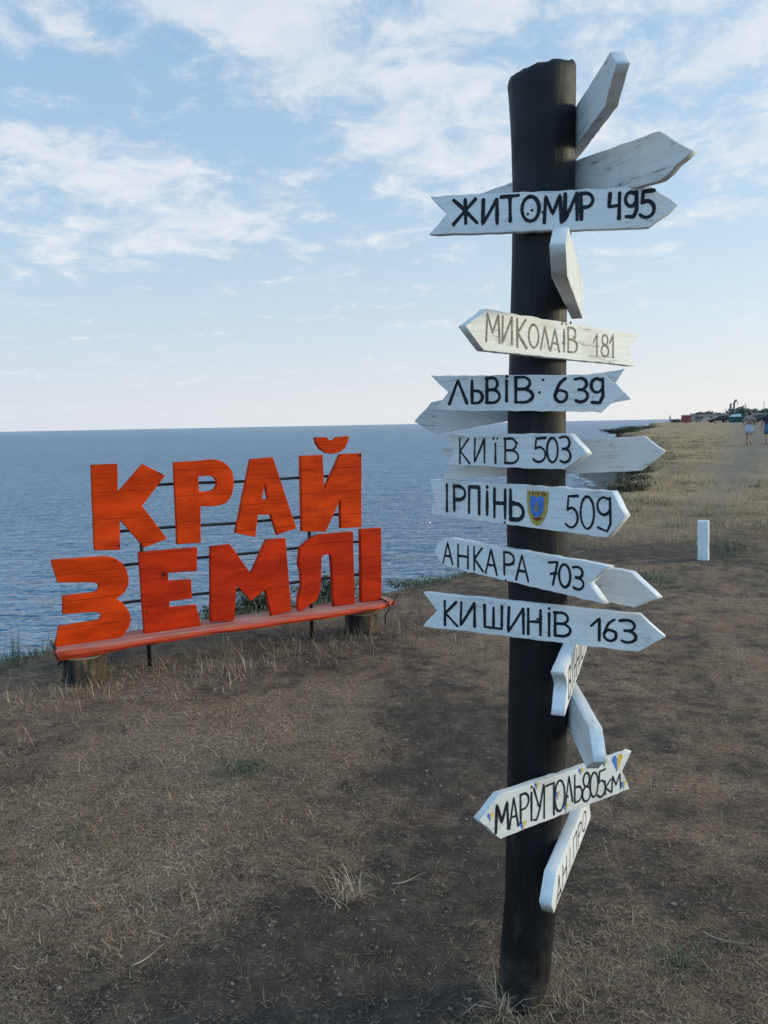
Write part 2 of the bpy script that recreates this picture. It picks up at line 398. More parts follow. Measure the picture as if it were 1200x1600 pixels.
def bark_fn(t):
    P = t.coord('Object')
    g = t.noise(t.mapping(P, (16, 16, 3.2)), 1, 6, .62, .9); s = t.noise(P, 40, 5, .6)
    col = t.ramp(t.math('ADD', t.math('MULTIPLY', g, .75), t.math('MULTIPLY', s, .25)), [(.42, (.010, .0065, .0040)), (.53, (.062, .041, .024)), (.66, (.17, .118, .072))])
    return {'Base Color': col, 'Roughness': .9, 'Normal': t.bump(g, .04, 1)}
M_bark = material('bark', bark_fn)
M_cut = material('cut_wood', lambda t: {'Base Color': t.mix(t.noise(t.coord('Object'), 30, 5), (.16, .12, .08), (.30, .23, .16)), 'Roughness': .85})
M_iron = material('black_iron', lambda t: {'Base Color': t.mix(t.noise(t.coord('Object'), 60, 4), (.010, .010, .011), (.03, .026, .024)), 'Roughness': .5, 'Metallic': .3})
def plain(name, c, rough=.7, var=.25, scale=8, metal=0.0, spec=.4):
    return material(name, lambda t: {'Base Color': t.mix(t.map(t.noise(t.coord('Object'), scale, 5, .6), .3, .7), tuple(x * (1 - var) for x in c), tuple(min(1, x * (1 + var)) for x in c)), 'Roughness': rough, 'Metallic': metal, 'Specular IOR Level': spec})
def blade_mat(name, stops):
    return material(name, lambda t: {'Base Color': t.ramp(t.attr('tint'), stops), 'Roughness': .8, 'Specular IOR Level': .15})
M_straw = blade_mat('dry_straw', [(0, (.065, .046, .032)), (.45, (.25, .172, .114)), (.8, (.52, .38, .26)), (1, (.82, .67, .49))])
M_gold = blade_mat('golden_dry_grass', [(0, (.13, .084, .043)), (.5, (.36, .25, .135)), (.85, (.56, .41, .235)), (1, (.70, .55, .36))])
M_weed = blade_mat('grey_green_weed', [(0, (.045, .055, .032)), (.5, (.115, .135, .078)), (.8, (.19, .20, .115)), (1, (.32, .27, .17))])
M_leaf = blade_mat('green_leaves', [(0, (.050, .090, .058)), (.5, (.13, .20, .125)), (1, (.22, .30, .19))])
M_shrub = blade_mat('dark_shrub', [(0, (.024, .025, .016)), (.5, (.058, .056, .034)), (.85, (.12, .10, .06)), (1, (.24, .19, .11))])
M_stem = plain('dry_stem', (.12, .11, .07), .8)
M_tree = blade_mat('hazed_far_trees', [(0, (.075, .095, .085)), (.5, (.115, .140, .120)), (1, (.17, .195, .165))])  # leaf tones lightened: the paleness of distance haze is put into the colour

# ------------------------------------------------------------------ terrain, cliff, beach, sea
SEA_Z = -3.4
COAST = np.array([(-420, -30), (-60, -3), (-14, 4.3), (-6.5, 5.0), (-3.5, 5.15), (-2.85, 5.45), (-2.5, 5.9), (-2.0, 6.25), (-1.2, 6.95), (0.12, 7.7), (.62, 8.2), (1.5, 9.4), (2.35, 10.8),
                  (3.3, 13.0), (4.3, 15.2), (5.7, 18.6), (7.6, 22.6), (10.2, 29), (13.2, 37), (16.5, 47), (19.6, 58), (21.2, 66), (22.6, 73), (23.6, 76.5), (26.2, 79), (28.2, 84), (31, 93), (33.4, 101),
                  (34.6, 105), (38, 109), (46, 128), (58, 165), (70, 202), (78, 224), (88, 238), (120, 315), (152, 400), (230, 560), (420, 860), (900, 1500), (2500, 2600)], float)
POLY = np.vstack([COAST, [(3500, 2000), (3500, -3500), (-3500, -3500), (-3500, -200)]])
def signed(x, y):
    """signed distance to the cliff edge, positive on land"""
    d = np.full(x.shape, 1e9)
    for a, b in zip(COAST, COAST[1:]):
        ab = b - a; q = np.clip(((x - a[0]) * ab[0] + (y - a[1]) * ab[1]) / (ab @ ab), 0, 1)
        d = np.minimum(d, np.hypot(x - a[0] - q * ab[0], y - a[1] - q * ab[1]))
    ins = np.zeros(x.shape, bool); n = len(POLY)
    for i in range(n):
        (x0, y0), (x1, y1) = POLY[i], POLY[(i + 1) % n]
        if y0 == y1: continue
        c_ = ((y0 > y) != (y1 > y)) & (x < (x1 - x0) * (y - y0) / (y1 - y0) + x0)
        ins ^= c_
    return np.where(ins, d, -d)
def land_z(x, y):
    r = np.hypot(x, y)
    z = .7 * (1 - np.exp(-np.maximum(0, r - 8) / 90.0))
    k_ = np.clip((r - 7) / 10, 0, 1)
    z = z + (fbm(x * .6, y * .6, 4, 3) - .5) * (.035 + .07 * k_) + (fbm(x * .12, y * .12, 3, 9) - .5) * .35 * k_
    return z
def terrain(x, y):
    x = np.asarray(x, float); y = np.asarray(y, float)
    s = signed(x, y)
    r = np.hypot(x, y)
    amp = .22 + .9 * np.clip((r - 9) / 25, 0, 1)
    s = s + (fbm(x * 1.1, y * 1.1, 4, 21) - .5) * amp * 1.3
    z = land_z(x, y)
    lip = -.10 * np.exp(-np.maximum(s, 0) / .25)
    fall = np.clip(-s / 1.15, 0, 1); fall = fall * fall * (3 - 2 * fall)
    foot = SEA_Z + .32
    zc = z - .10 + (foot - z + .10) * fall
    zc = zc + (fbm(x * 2.3, y * 2.3 , 3, 31) - .5) * .5 * np.sin(np.pi * np.clip(-s / 1.15, 0, 1))
    beach = foot - np.maximum(-s - 1.15, 0) * .11
    out = np.where(s > 0, z + lip, np.where(s > -1.15, zc, np.maximum(beach, SEA_Z - 3)))
    return out, s
def gz(x, y): return float(terrain(np.array([x]), np.array([y]))[0][0])

PATCH = []      # bare or strawy patches of the real ground: centre, radii, turn, amount
for (px, py, rx, ry, rot, a) in [(680, 1180, .35, 1.1, 8, -.30), (520, 1480, .85, .6, 0, -.38), (420, 1560, 1.0, .4, 0, -.26), (760, 1130, .45, .9, 0, -.18), (640, 1330, .55, .7, 0, -.28),
                                 (240, 1180, 1.1, 1.0, 0, .30), (120, 1400, .45, .5, 0, .25), (480, 1100, .6, .7, 0, .2), (1000, 865, .9, .55, 12, -.75), (1080, 1180, 1.5, 1.9, 0, .16),
                                 (900, 1530, .35, .28, 0, .35), (820, 1500, .2, .4, 0, .2), (40, 1040, .6, .35, 0, -.2), (560, 1010, .7, .5, 0, -.12), (1120, 1420, .5, .35, 0, -.1)]:
    g = ground_px(px, py); PATCH.append((g[0], g[1], rx, ry, radians(rot), a))
def cover_at(x, y):
    c = .48 + (fbm(x * 1.1, y * 1.1, 4, 41) - .5) * .8 + (fbm(x * 5.3, y * 5.3, 4, 51) - .5) * .75
    for (cx, cy, rx, ry, rt, a) in PATCH:
        u = (x - cx) * cos(rt) + (y - cy) * sin(rt); v = -(x - cx) * sin(rt) + (y - cy) * cos(rt)
        c = c + a * np.exp(-(u / rx) ** 2 - (v / ry) ** 2)
    return np.clip(c, 0, 1)
def path_at(x, y):      # the worn footpath on the far right, where the two people walk
    xc = .475 * y + 1.0 - 2.6 * np.exp(-y / 30.0)
    w = .35 + .028 * y
    return np.exp(-((x - xc) / w) ** 2) * np.clip((y - 9) / 14, 0, 1) * (.65 + .35 * fbm(x * .5, y * .25, 3, 77))
def tall_at(x, y):
    r = np.hypot(x, y)
    return np.clip((y - 8.8) / 4.0, 0, 1) * np.clip((r - 8) / 4, 0, 1)

th = np.concatenate([np.radians(np.arange(-180, -44, 3.0)), np.radians(np.arange(-44, 46, .17)), np.radians(np.arange(46, 180, 3.0))])
rr = np.concatenate([[.02, .3, .6, .9], 1.15 * 1.0155 ** np.arange(0, 500)])
rr = rr[rr < 2400]
TH, RR = np.meshgrid(th, rr); gx = RR * np.sin(TH); gy = RR * np.cos(TH)
gzv, sdv = terrain(gx, gy)
nr, nt = TH.shape
idx = np.arange(nr * nt).reshape(nr, nt)
F = np.stack([idx[:-1, :], np.roll(idx, -1, 1)[:-1, :], np.roll(idx, -1, 1)[1:, :], idx[1:, :]], -1).reshape(-1, 4)[:, ::-1]
near = np.clip(1 - np.hypot(gx, gy) / 9, 0, 1)
gzv = gzv + near * ((fbm(gx * 14, gy * 14, 3, 61) - .5) * .016)
me = np_mesh('ground', np.stack([gx, gy, gzv], -1).reshape(-1, 3), F4=F, smooth=True, attrs={
    'cover': cover_at(gx, gy).ravel(), 'tall': tall_at(gx, gy).ravel(), 'path': path_at(gx, gy).ravel(),
    'cliff': np.clip((-sdv + .05) / .25, 0, 1).ravel() * (sdv > -1.5).ravel(), 'sand': np.clip((-sdv - 1.0) / .4, 0, 1).ravel()})
tag(obj('ground', me, M_ground), kind='structure')

rs = np.concatenate([[.1, 3, 6, 9, 12], 14 * 1.06 ** np.arange(0, 160)]); rs = rs[rs < 90000]
ths = np.radians(np.arange(-180, 180, 3.0))
TS, RS = np.meshgrid(ths, rs); n0, n1_ = TS.shape; ids = np.arange(n0 * n1_).reshape(n0, n1_)
F = np.stack([ids[:-1, :], np.roll(ids, -1, 1)[:-1, :], np.roll(ids, -1, 1)[1:, :], ids[1:, :]], -1).reshape(-1, 4)[:, ::-1]
me = np_mesh('sea', np.stack([RS * np.sin(TS), RS * np.cos(TS), np.full(TS.shape, SEA_Z)], -1).reshape(-1, 3), F4=F, smooth=True)
tag(obj('sea', me, M_sea), kind='structure')

# breaking foam where the beach meets the water
v = []; f = []
pts = COAST[(COAST[:, 1] > 16) & (COAST[:, 1] < 420)]
fine = [pts[0]]
for a, b in zip(pts, pts[1:]):
    n = max(2, int(np.hypot(*(b - a)) / 1.2)); fine += [a + (b - a) * i / n for i in range(1, n + 1)]
fine = np.array(fine); tg = np.gradient(fine, axis=0); tg /= np.linalg.norm(tg, axis=1)[:, None]; nm_ = np.stack([-tg[:, 1], tg[:, 0]], -1)
for i, (p, q) in enumerate(zip(fine, nm_)):
    o1 = 3.2 + .8 * sin(i * .35) + .5 * sin(i * .83); w_ = .5 + .25 * sin(i * .57 + 1)
    for k_ in (0, 1, 2): 
        u = p + q * (o1 + k_ * w_); v.append((u[0], u[1], SEA_Z + .03 + (.03 if k_ == 1 else 0)))
for i in range(len(fine) - 1):
    for k_ in (0, 1): a = i * 3 + k_; f.append((a, a + 1, a + 4, a + 3))
tag(obj('foam', pymesh('foam', v, f, True), M_foam), 'white surf line along the beach below the cliff', 'foam', kind='stuff')

# ------------------------------------------------------------------ grass and straw
def blades(name, P, az, L, rise, Wd, bend, tint, mt, parent=None):
    P = np.asarray(P, float); n = len(P)
    hd = np.stack([np.sin(az), np.cos(az), np.zeros(n)], -1); sd = np.stack([np.cos(az), -np.sin(az), np.zeros(n)], -1)
    up = np.array([0, 0, 1.0])
    d1 = hd * np.cos(rise)[:, None] + up * np.sin(rise)[:, None]
    r2 = rise - bend; d2 = hd * np.cos(r2)[:, None] + up * np.sin(r2)[:, None]
    mid = P + d1 * (L * .55)[:, None]; tip = mid + d2 * (L * .45)[:, None]
    w = Wd[:, None] / 2
    V = np.stack([P - sd * w, P + sd * w, mid + sd * w * .8, mid - sd * w * .8, tip], 1).reshape(-1, 3)
    b = 5 * np.arange(n)[:, None]
    me = np_mesh(name, V, F3=b + np.array([3, 2, 4]), F4=b + np.array([0, 1, 2, 3]), attrs={'tint': np.repeat(tint, 5)})
    return obj(name, me, mt, parent)
def sector(n, a0, a1, r0, r1):
    a = np.radians(RNG.uniform(a0, a1, n)); r = r0 * (r1 / r0) ** RNG.uniform(0, 1, n)
    return r * np.sin(a), r * np.cos(a), r
POST_XY = (0.36, 1.972)
# litter of short dry straw on the worn ground
x, y, r = sector(800000, -44, 44, 1.35, 17)
cv = cover_at(x, y); keep = (RNG.uniform(0, 1, len(x)) < np.clip((cv - .02) * 1.15, .12, 1) * np.clip(1 - .60 * np.clip((x - .05) / .4, 0, 1) * np.clip((y - 2.25) / .5, 0, 1), .3, 1)) & (signed(x, y) > .1)
x, y, r, cv = x[keep], y[keep], r[keep], cv[keep]; z, _ = terrain(x, y); n = len(x)
L = RNG.gamma(1.9, .0066, n) * (1 + r * .05) + .005
blades_o = blades('dry_straw', np.stack([x, y, z + .004], -1), RNG.uniform(0, 2 * pi, n), L, RNG.gamma(1.2, .16, n).clip(0, 1.3), RNG.uniform(.0008, .0019, n) * (1 + r * .14), RNG.uniform(-.1, .5, n),
                  np.clip(RNG.beta(2.0, 2.6, n) * .85 + (cv - .5) * .35, 0, 1), M_straw)
tag(blades_o, 'short dry straw and trodden grass littering the ground', 'grass', kind='stuff')
# rooted stubble: little clumps of upright dry grass in the strawy areas
cx, cy, cr_ = sector(4200, -44, 44, 1.4, 14); ck = RNG.uniform(0, 1, len(cx)) < np.clip((cover_at(cx, cy) - .30) * 2.2, .03, 1) * np.where((cx > .1) & (cy > 2.4), .4, 1.0); cx, cy, cr_ = cx[ck], cy[ck], cr_[ck]
m_ = 22; x = np.repeat(cx, m_) + RNG.normal(0, .011, len(cx) * m_) * np.repeat(1 + cr_ * .12, m_); y = np.repeat(cy, m_) + RNG.normal(0, .011, len(cx) * m_) * np.repeat(1 + cr_ * .12, m_)
kp = signed(x, y) > .1; x, y = x[kp], y[kp]; r = np.hypot(x, y); z, _ = terrain(x, y); n = len(x)
tag(blades('grass_stubble', np.stack([x, y, z], -1), RNG.uniform(0, 2 * pi, n), RNG.gamma(3, .0085, n) * (1 + r * .05), RNG.normal(.8, .35, n).clip(.1, 1.5), RNG.uniform(.0009, .0018, n) * (1 + r * .15), RNG.uniform(.1, .9, n), RNG.beta(1.9, 2.4, n) * .9, M_straw),
    'small rooted clumps of short dry stubble in the trodden ground', 'grass', kind='stuff')
# taller golden grass on the right-hand slope
x, y, r = sector(150000, 4, 44, 8.6, 75)
sg = signed(x, y); tl = tall_at(x, y) * (1 - .85 * np.clip(path_at(x, y) * 1.6, 0, 1)) * np.clip(.30 + (fbm(x * .45, y * .28, 4, 88) - .45) * 4.5, .03, 1)
bare = cover_at(x, y)
keep = (sg > .05) & (RNG.uniform(0, 1, len(x)) < tl * np.clip(bare * 1.8, .1, 1)); x, y, r, sg = x[keep], y[keep], r[keep], sg[keep]; z, _ = terrain(x, y); n = len(x)
edge = np.exp(-sg / 2.2)
L = RNG.gamma(3.2, .018, n) * (.75 + 2.2 * edge)
tag(blades('tall_dry_grass', np.stack([x, y, z], -1), RNG.uniform(0, 2 * pi, n), L, RNG.normal(1.15, .25, n).clip(.4, 1.57), .0012 + r * .00030, RNG.uniform(.1, .9, n), np.clip(RNG.beta(2.2, 2.2, n), 0, 1), M_gold),
    'golden dry grass covering the cliff top on the right', 'grass', kind='stuff')
# darker weeds mixed into that grass in clumps
cx, cy, cr_ = sector(230, 8, 42, 9.5, 60); ck = (signed(cx, cy) > .4) & (path_at(cx, cy) < .35); cx, cy, cr_ = cx[ck], cy[ck], cr_[ck]
m_ = 60; sp_ = np.repeat(RNG.uniform(.05, .22, len(cx)) * (1 + cr_ * .02), m_); x = np.repeat(cx, m_) + RNG.normal(0, 1, len(sp_)) * sp_; y = np.repeat(cy, m_) + RNG.normal(0, 1, len(sp_)) * sp_
z, _ = terrain(x, y); n = len(x); r = np.hypot(x, y)
tag(blades('field_weeds', np.stack([x, y, z], -1), RNG.uniform(0, 2 * pi, n), RNG.gamma(4, .020, n), RNG.normal(1.0, .35, n).clip(.2, 1.5), .0014 + r * .00036, RNG.uniform(0, .8, n), np.repeat(RNG.uniform(0, .75, len(cx)), m_) + RNG.uniform(0, .25, n), M_weed),
    'low grey green weeds scattered through the golden grass', 'grass', kind='stuff')
# grey-green weeds along the cliff edge
x, y, r = sector(260000, -36, 24, 4.6, 60)
sg = signed(x, y) + (fbm(x * 2, y * 2, 2, 5) - .5) * .5; wt = np.exp(-((sg - .12) / .32) ** 2) * np.clip((fbm(x * 1.6, y * 1.6, 3, 15) - .30) * 3, .05, 1)
wt = wt * np.where((x > -2.2) & (x < 2.2), .8, 1)
keep = RNG.uniform(0, 1, len(x)) < wt; x, y, r = x[keep], y[keep], r[keep]; z, _ = terrain(x, y); n = len(x)
tag(blades('edge_weeds', np.stack([x, y, z - .01], -1), RNG.uniform(0, 2 * pi, n), RNG.gamma(4, .022, n), RNG.normal(1.1, .3, n).clip(.3, 1.57), .0016 + r * .00040, RNG.uniform(0, .9, n), RNG.beta(2, 2, n), M_weed),
    'grey green weeds growing along the edge of the cliff', 'grass', kind='stuff')
# small clods and pebbles
bm = bmesh.new(); x, y, r = sector(1500, -40, 40, 1.4, 8)
zz, _ = terrain(x, y)
for i in range(len(x)):
    q = random.uniform(.0025, .0065) * (1 + r[i] * .08); M4 = Matrix.Translation((x[i], y[i], zz[i] + q * .3)) @ Matrix.Rotation(random.uniform(0, 6), 4, 'Z') @ Matrix.Diagonal((q * random.uniform(.8, 1.5), q, q * .7, 1))
    bmesh.ops.create_icosphere(bm, subdivisions=1, radius=1, matrix=M4)
tag(obj('pebbles', bm_mesh('pebbles', bm), plain('clod', (.17, .135, .11), .95, .7, 14)), 'tiny clods and pebbles scattered on the bare soil', 'pebbles', kind='stuff')

def tuft(px, py, n, h, spread, lean, mt, label, cat='grass tuft', name='grass_tuft', tint=(.5, 1), wd=.0022, off=(0, 0), group=None, kind=None):
    g = ground_px(px, py); gx_, gy_ = g[0] + off[0], g[1] + off[1]; z_ = gz(gx_, gy_)
    P = np.stack([RNG.normal(0, spread, n), RNG.normal(0, spread, n), np.full(n, .0)], -1)
    o = blades(name, P, RNG.uniform(0, 2 * pi, n), RNG.uniform(.45, 1, n) * h, RNG.normal(lean, .3, n).clip(.08, 1.5), RNG.uniform(.7, 1.3, n) * wd, RNG.uniform(.1, 1.0, n), RNG.uniform(*tint, n), mt)
    o.location = (gx_, gy_, z_ + .003)
    return tag(o, label, cat, group, kind)
tuft(540, 1405, 110, .14, .026, .75, M_straw, 'dry straw coloured grass tuft alone on the dark bare soil', tint=(.30, .95), wd=.0020)
tuft(790, 1585, 70, .16, .014, .85, M_straw, 'spiky pale dry tuft at the foot of the black post', tint=(.45, 1), wd=.0022)
tuft(868, 1560, 150, .10, .055, .7, M_straw, 'low brown dry tuft on the right side of the post foot', tint=(.2, .85), wd=.0016)
tuft(1062, 1505, 120, .05, .035, .9, M_weed, 'small green weed patch on brown soil right of the post', 'weed', 'weed', (.3, .9), .0028, kind='stuff')
tuft(385, 1203, 260, .055, .07, .9, M_weed, 'low green weed patch in the straw in front of the letters', 'weed', 'weed', (.2, .7), .0035, kind='stuff')
tuft(120, 1315, 150, .04, .07, .9, M_weed, 'faint green weed patch at the left of the straw', 'weed', 'weed', (.2, .7), .003, kind='stuff')
tuft(1135, 860, 400, .10, .24, .8, M_weed, 'grey green weed patch to the right of the white stake', 'weed', 'weed', (.2, .8), .006, kind='stuff')
tuft(1010, 905, 240, .10, .16, .8, M_weed, 'grey green weed patch behind the tip of the white arrow boards', 'weed', 'weed', (.3, .9), .006, kind='stuff')
for (px, py, ln, a, lab) in [(233, 1500, .11, .8, 'pale crooked twig lying on the soil at lower left'), (1130, 1475, .12, 2.3, 'thin pale twig lying on the soil at lower right'),
                             (25, 1062, .42, 1.75, 'bleached bent stick lying beside the left stump'), (640, 1380, .13, 1.25, 'thin twig beside the dry tuft on bare soil')]:
    g = ground_px(px, py); z_ = gz(g[0], g[1]); bm = bmesh.new(); d = Vector((sin(a), cos(a), 0)); s_ = Vector((cos(a), -sin(a), 0))
    add_tube(bm, [d * (ln * (q - .5)) + s_ * (.05 * ln * sin(q * 5)) + Vector((0, 0, .004 + .10 * ln * q * q)) for q in np.linspace(0, 1, 8)], [.0022 * (1 + ln) * (1.15 - q) for q in np.linspace(0, 1, 8)], 6)
    o = obj('twig', bm_mesh('twig', bm, True), plain('twig', (.34, .29, .22), .85)); o.location = (g[0], g[1], z_ + .004); tag(o, lab, 'twig')

def leafy(name, loc, n, rx, ry, h, mt, label, cat, leaf=.03, stems=14, group=None):
    """plant of upright stems that carry many small leaves"""
    root = empty(name, loc, label, cat, group)
    bm = bmesh.new(); SP = []
    for i in range(stems):
        a = random.uniform(0, 2 * pi); q = random.random() ** .5; bx, by = rx * .6 * q * cos(a), ry * .6 * q * sin(a); hh = h * random.uniform(.55, 1.05)
        ex, ey = bx * 1.6 + random.gauss(0, rx * .15), by * 1.6 + random.gauss(0, ry * .15)
        pl = [(bx, by, -.03), ((bx * 2 + ex) / 3, (by * 2 + ey) / 3, hh * .5), (ex, ey, hh)]; SP.append(pl)
        add_tube(bm, pl, [.004, .003, .0015], 5)
    obj('stem', bm_mesh('stem', bm, True), M_stem, root)
    pick = RNG.integers(0, stems, n); q = RNG.uniform(.08, 1, n) ** .8
    A = np.array([[p[0], p[1], p[2]] for p in SP]); k_ = np.clip(q * 2, 0, 1)[:, None]; k2 = np.clip(q * 2 - 1, 0, 1)[:, None]
    P = A[pick, 0] + (A[pick, 1] - A[pick, 0]) * k_ + (A[pick, 2] - A[pick, 1]) * k2 + RNG.normal(0, 1, (n, 3)) * np.array([rx, ry, h * .5]) * .13
    P[:, 2] = np.maximum(P[:, 2], .005)
    blades('foliage', P, RNG.uniform(0, 2 * pi, n), RNG.uniform(.5, 1.2, n) * leaf, RNG.normal(.5, .5, n), RNG.uniform(.3, .5, n) * leaf, RNG.uniform(0, 1, n), np.clip(RNG.beta(2, 2, n) + (P[:, 2] / h - .5) * .2, 0, 1), mt, root)
    return root
for (px, d_, rx, ry, h, n, mt, lab) in [(404, 6.95, .28, .18, .28, 4200, M_weed, 'leafy green bush seen behind the red letters under the M'),
                                    (352, 6.75, .22, .15, .16, 1800, M_weed, 'small green bush behind the left leg of the letter M'),
                                    (520, 7.35, .34, .18, .30, 4600, M_weed, 'leafy green bush seen inside the arch of the next to last letter'),
                                    (655, 7.95, .40, .18, .09, 900, M_weed, 'low grey green bush at the cliff edge right of the plank')]:
    r_ = ray((px, 930)); X_ = r_[0] / r_[1] * d_; leafy('bush', (X_, d_, gz(X_, d_) - .03), n, rx, ry, h, mt, lab, 'bush', .036, 26)
for (px, d_, h, lab) in [(24, 5.6, .26, 'thin grey green weed stalk at the far left of the cliff edge'), (92, 5.75, .16, 'small grey green weed stalk just left of the first red letter')]:
    r_ = ray((px, 1000)); X_ = r_[0] / r_[1] * d_; leafy('weed_stalk', (X_, d_, gz(X_, d_) - .02), 60, .07, .05, h, M_leaf, lab, 'weed', .016, 4)
for (x_, y_, rx, h, lab) in [(5.45, 17.3, .55, .34, 'dark shrub on the shaded cliff edge nearest the signpost'), (6.35, 19.8, .55, .32, 'dark shrub on the cliff edge between two others'), (7.45, 22.2, .5, .30, 'dark shrub on the cliff edge behind a white arrow tip'),
                         (3.75, 13.7, .35, .20, 'brown dry bush at the cliff edge right behind the post'), (22.9, 73.5, 2.2, .55, 'dark scrub on top of the nearer headland'), (34.6, 104.0, 2.2, .5, 'dark scrub on top of the second headland')]:
    leafy('shrub', (x_, y_, gz(x_, y_) - .12), 1700, rx, rx * .8, h, M_shrub, lab, 'shrub', .07 if y_ < 50 else .2, 16)

# ------------------------------------------------------------------ the signpost
YP = 1.972
AXIS = [(-.15, .352, .072), (0, .36, .0705), (.308, .384, .0705), (.675, .397, .0755), (.853, .401, .0775), (1.028, .402, .0745), (1.2, .396, .0740), (1.368, .392, .0735), (1.614, .393, .0712), (1.885, .396, .0680), (2.0, .400, .0690), (2.163, .407, .0745), (2.30, .405, .0765), (2.38, .403, .0795), (2.43, .401, .0815)]
_z = [a[0] for a in AXIS]
def axis_x(z): return float(np.interp(z, _z, [a[1] for a in AXIS]))
def axis_r(z): return float(np.interp(z, _z, [a[2] for a in AXIS]))
signpost = empty('signpost', (0.36, YP, 0), 'tall black log signpost with white hand lettered arrow boards pointing all ways', 'signpost')
bm = bmesh.new(); rings = []; NS = 40
zs = list(np.linspace(-.15, 2.425, 70))
for z in zs:
    rr_ = axis_r(z); ring = []
    for k_ in range(NS):
        a = 2 * pi * k_ / NS
        q = rr_ * (1 + .022 * sin(2 * a + z * 1.3) + .018 * sin(3 * a - z * 2.1) + .006 * sin(7 * a + 3 * sin(z * 2)) + random.gauss(0, .0009))
        ring.append((axis_x(z) - .36 + q * cos(a), q * sin(a), z))
    rings.append(ring)
def topz(px_): return 2.442 + .20 * (px_ - (axis_x(2.41) - .36)) 
cx_ = axis_x(2.41) - .36
rings = [[(p[0], p[1], min(p[2], topz(p[0]) + .12 * p[1] - .012 - .0022 * (len(rings) - 1 - i))) for p in rg] for i, rg in enumerate(rings)]
last = rings[-1]
for s_, dz_ in ((1.0, -.010), (.965, -.001), (.90, .003), (.6, .004)):
    rings.append([(cx_ + (p[0] - cx_) * s_, p[1] * s_, topz(cx_ + (p[0] - cx_) * s_) + dz_ + .12 * p[1] * s_ + (random.gauss(0, .0016) if s_ < 1 else 0)) for p in last])
add_loft(bm, rings)
post_me = bm_mesh('post', bm, True)
obj('post', post_me, M_post, signpost)

# --- stroke letters: every glyph is a set of hand-drawn strokes in a unit box
def arc(cx, cy, rx, ry, a0, a1, n=12): return [(cx + rx * cos(radians(a0 + (a1 - a0) * i / n)), cy + ry * sin(radians(a0 + (a1 - a0) * i / n))) for i in range(n + 1)]
GL = {
 'Ж': [[(.0, 1), (.30, .72), (.95, .0)], [(.88, 1), (.0, .0)], [(.47, 1), (.49, .0)]],
 'И': [[(.05, 1), (.0, .0), (.45, .45), (.95, 1)], [(.97, 1), (.98, .0)]],
 'Т': [[(0, .97), (1, 1)], [(.5, .97), (.52, 0)]],
 'О': [arc(.5, .5, .5, .5, 100, 465, 26)],
 'М': [[(.0, .0), (.08, 1), (.48, .32), (.90, 1), (1, .0)]],
 'Р': [[(.05, 1), (.08, 0)], [(.03, .95)] + arc(.40, .72, .58, .27, 110, -100, 14) + [(.1, .42)]],
 'К': [[(.05, 1), (.07, 0)], [(.90, 1), (.10, .50), (1, .0)]],
 'Л': [[(.0, .0), (.48, 1), (1, .03)]],
 'А': [[(.0, .0), (.48, 1), (1, .0)], [(.20, .36), (.80, .36)]],
 'І': [[(.5, 1), (.5, 0)]],
 'і': [[(.5, .82), (.5, 0)], [(.48, .985), (.54, 1.0)]],
 'Ї': [[(.5, .76), (.5, 0)], [(.02, .97), (.10, .99)], [(.88, .97), (.96, .99)]],
 'В': [[(.05, 1), (.05, 0)], [(.0, .97)] + arc(.42, .76, .42, .24, 85, -85, 10) + [(.12, .52)], [(.12, .52)] + arc(.45, .26, .55, .26, 85, -90, 12) + [(.02, .01)]],
 'Ь': [[(.05, 1), (.06, 0)], [(.08, .55)] + arc(.48, .28, .50, .27, 85, -95, 12) + [(.05, .01)]],
 'П': [[(.04, .0), (.06, .98), (.98, 1), (.98, 0)]],
 'Н': [[(.06, 1), (.06, 0)], [(.95, 1), (.94, 0)], [(.06, .50), (.94, .52)]],
 'Ш': [[(.03, 1), (.05, .02), (.97, .0), (.98, 1)], [(.52, .92), (.52, .02)]],
 'У': [[(.02, 1), (.50, .42)], [(.98, 1), (.58, .30), (.30, .02), (.02, .06)]],
 'Н_': [],
 'Я': [[(.9, 1), (.9, 0)], arc(.5, .75, .42, .25, 60, 300, 10), [(.6, .5), (.05, 0)]],
 'Ц': [[(.03, 1), (.05, .05), (.85, .05), (.84, 1)], [(.85, .05), (1, -.14)]],
 'Д': [[(.0, -.14), (.05, .06), (.20, .1), (.48, 1), (.80, .08)], [(.05, .06), (1, .06), (1, -.14)]],
 'км': [],
 '0': [arc(.5, .5, .5, .5, 95, 462, 26)],
 '1': [[(.0, .62), (.72, 1), (.70, 0)]],
 '1s': [[(.5, 1), (.5, 0)], [(.1, .72), (.5, 1)]],
 '3': [[(.02, .95)] + arc(.45, .76, .45, .24, 110, -75, 10) + [(.30, .52)], [(.30, .52)] + arc(.45, .26, .53, .26, 80, -130, 14)],
 '4': [[(.10, 1), (.02, .48), (.85, .52)], [(.85, 1), (.80, .0)]],
 '5': [[(.98, 1), (.22, .97), (.14, .55)] , [(.14, .56), (.45, .62)] + arc(.42, .31, .56, .31, 75, -140, 14)],
 '6': [[(.80, 1), (.35, .80), (.05, .35)] + arc(.48, .27, .46, .27, 180, 400, 18) + [(.30, .52), (.06, .34)]],
 '7': [[(.0, .93), (.98, 1), (.45, 0)], [(.22, .45), (.88, .52)]],
 '8': [arc(.5, .76, .38, .24, -90, 270, 18), arc(.5, .26, .5, .26, 90, 450, 18)],
 '9': [[(.95, .98)] + arc(.50, .72, .46, .27, 50, 330, 18) , [(.97, .95), (.98, .30), (.72, .03), (.10, .06)]],
 '9b': [[(.92, .95)] + arc(.50, .74, .48, .25, 60, 330, 18), [(.95, .98), (1.0, .25), (.75, .02), (.05, .12)]],
}
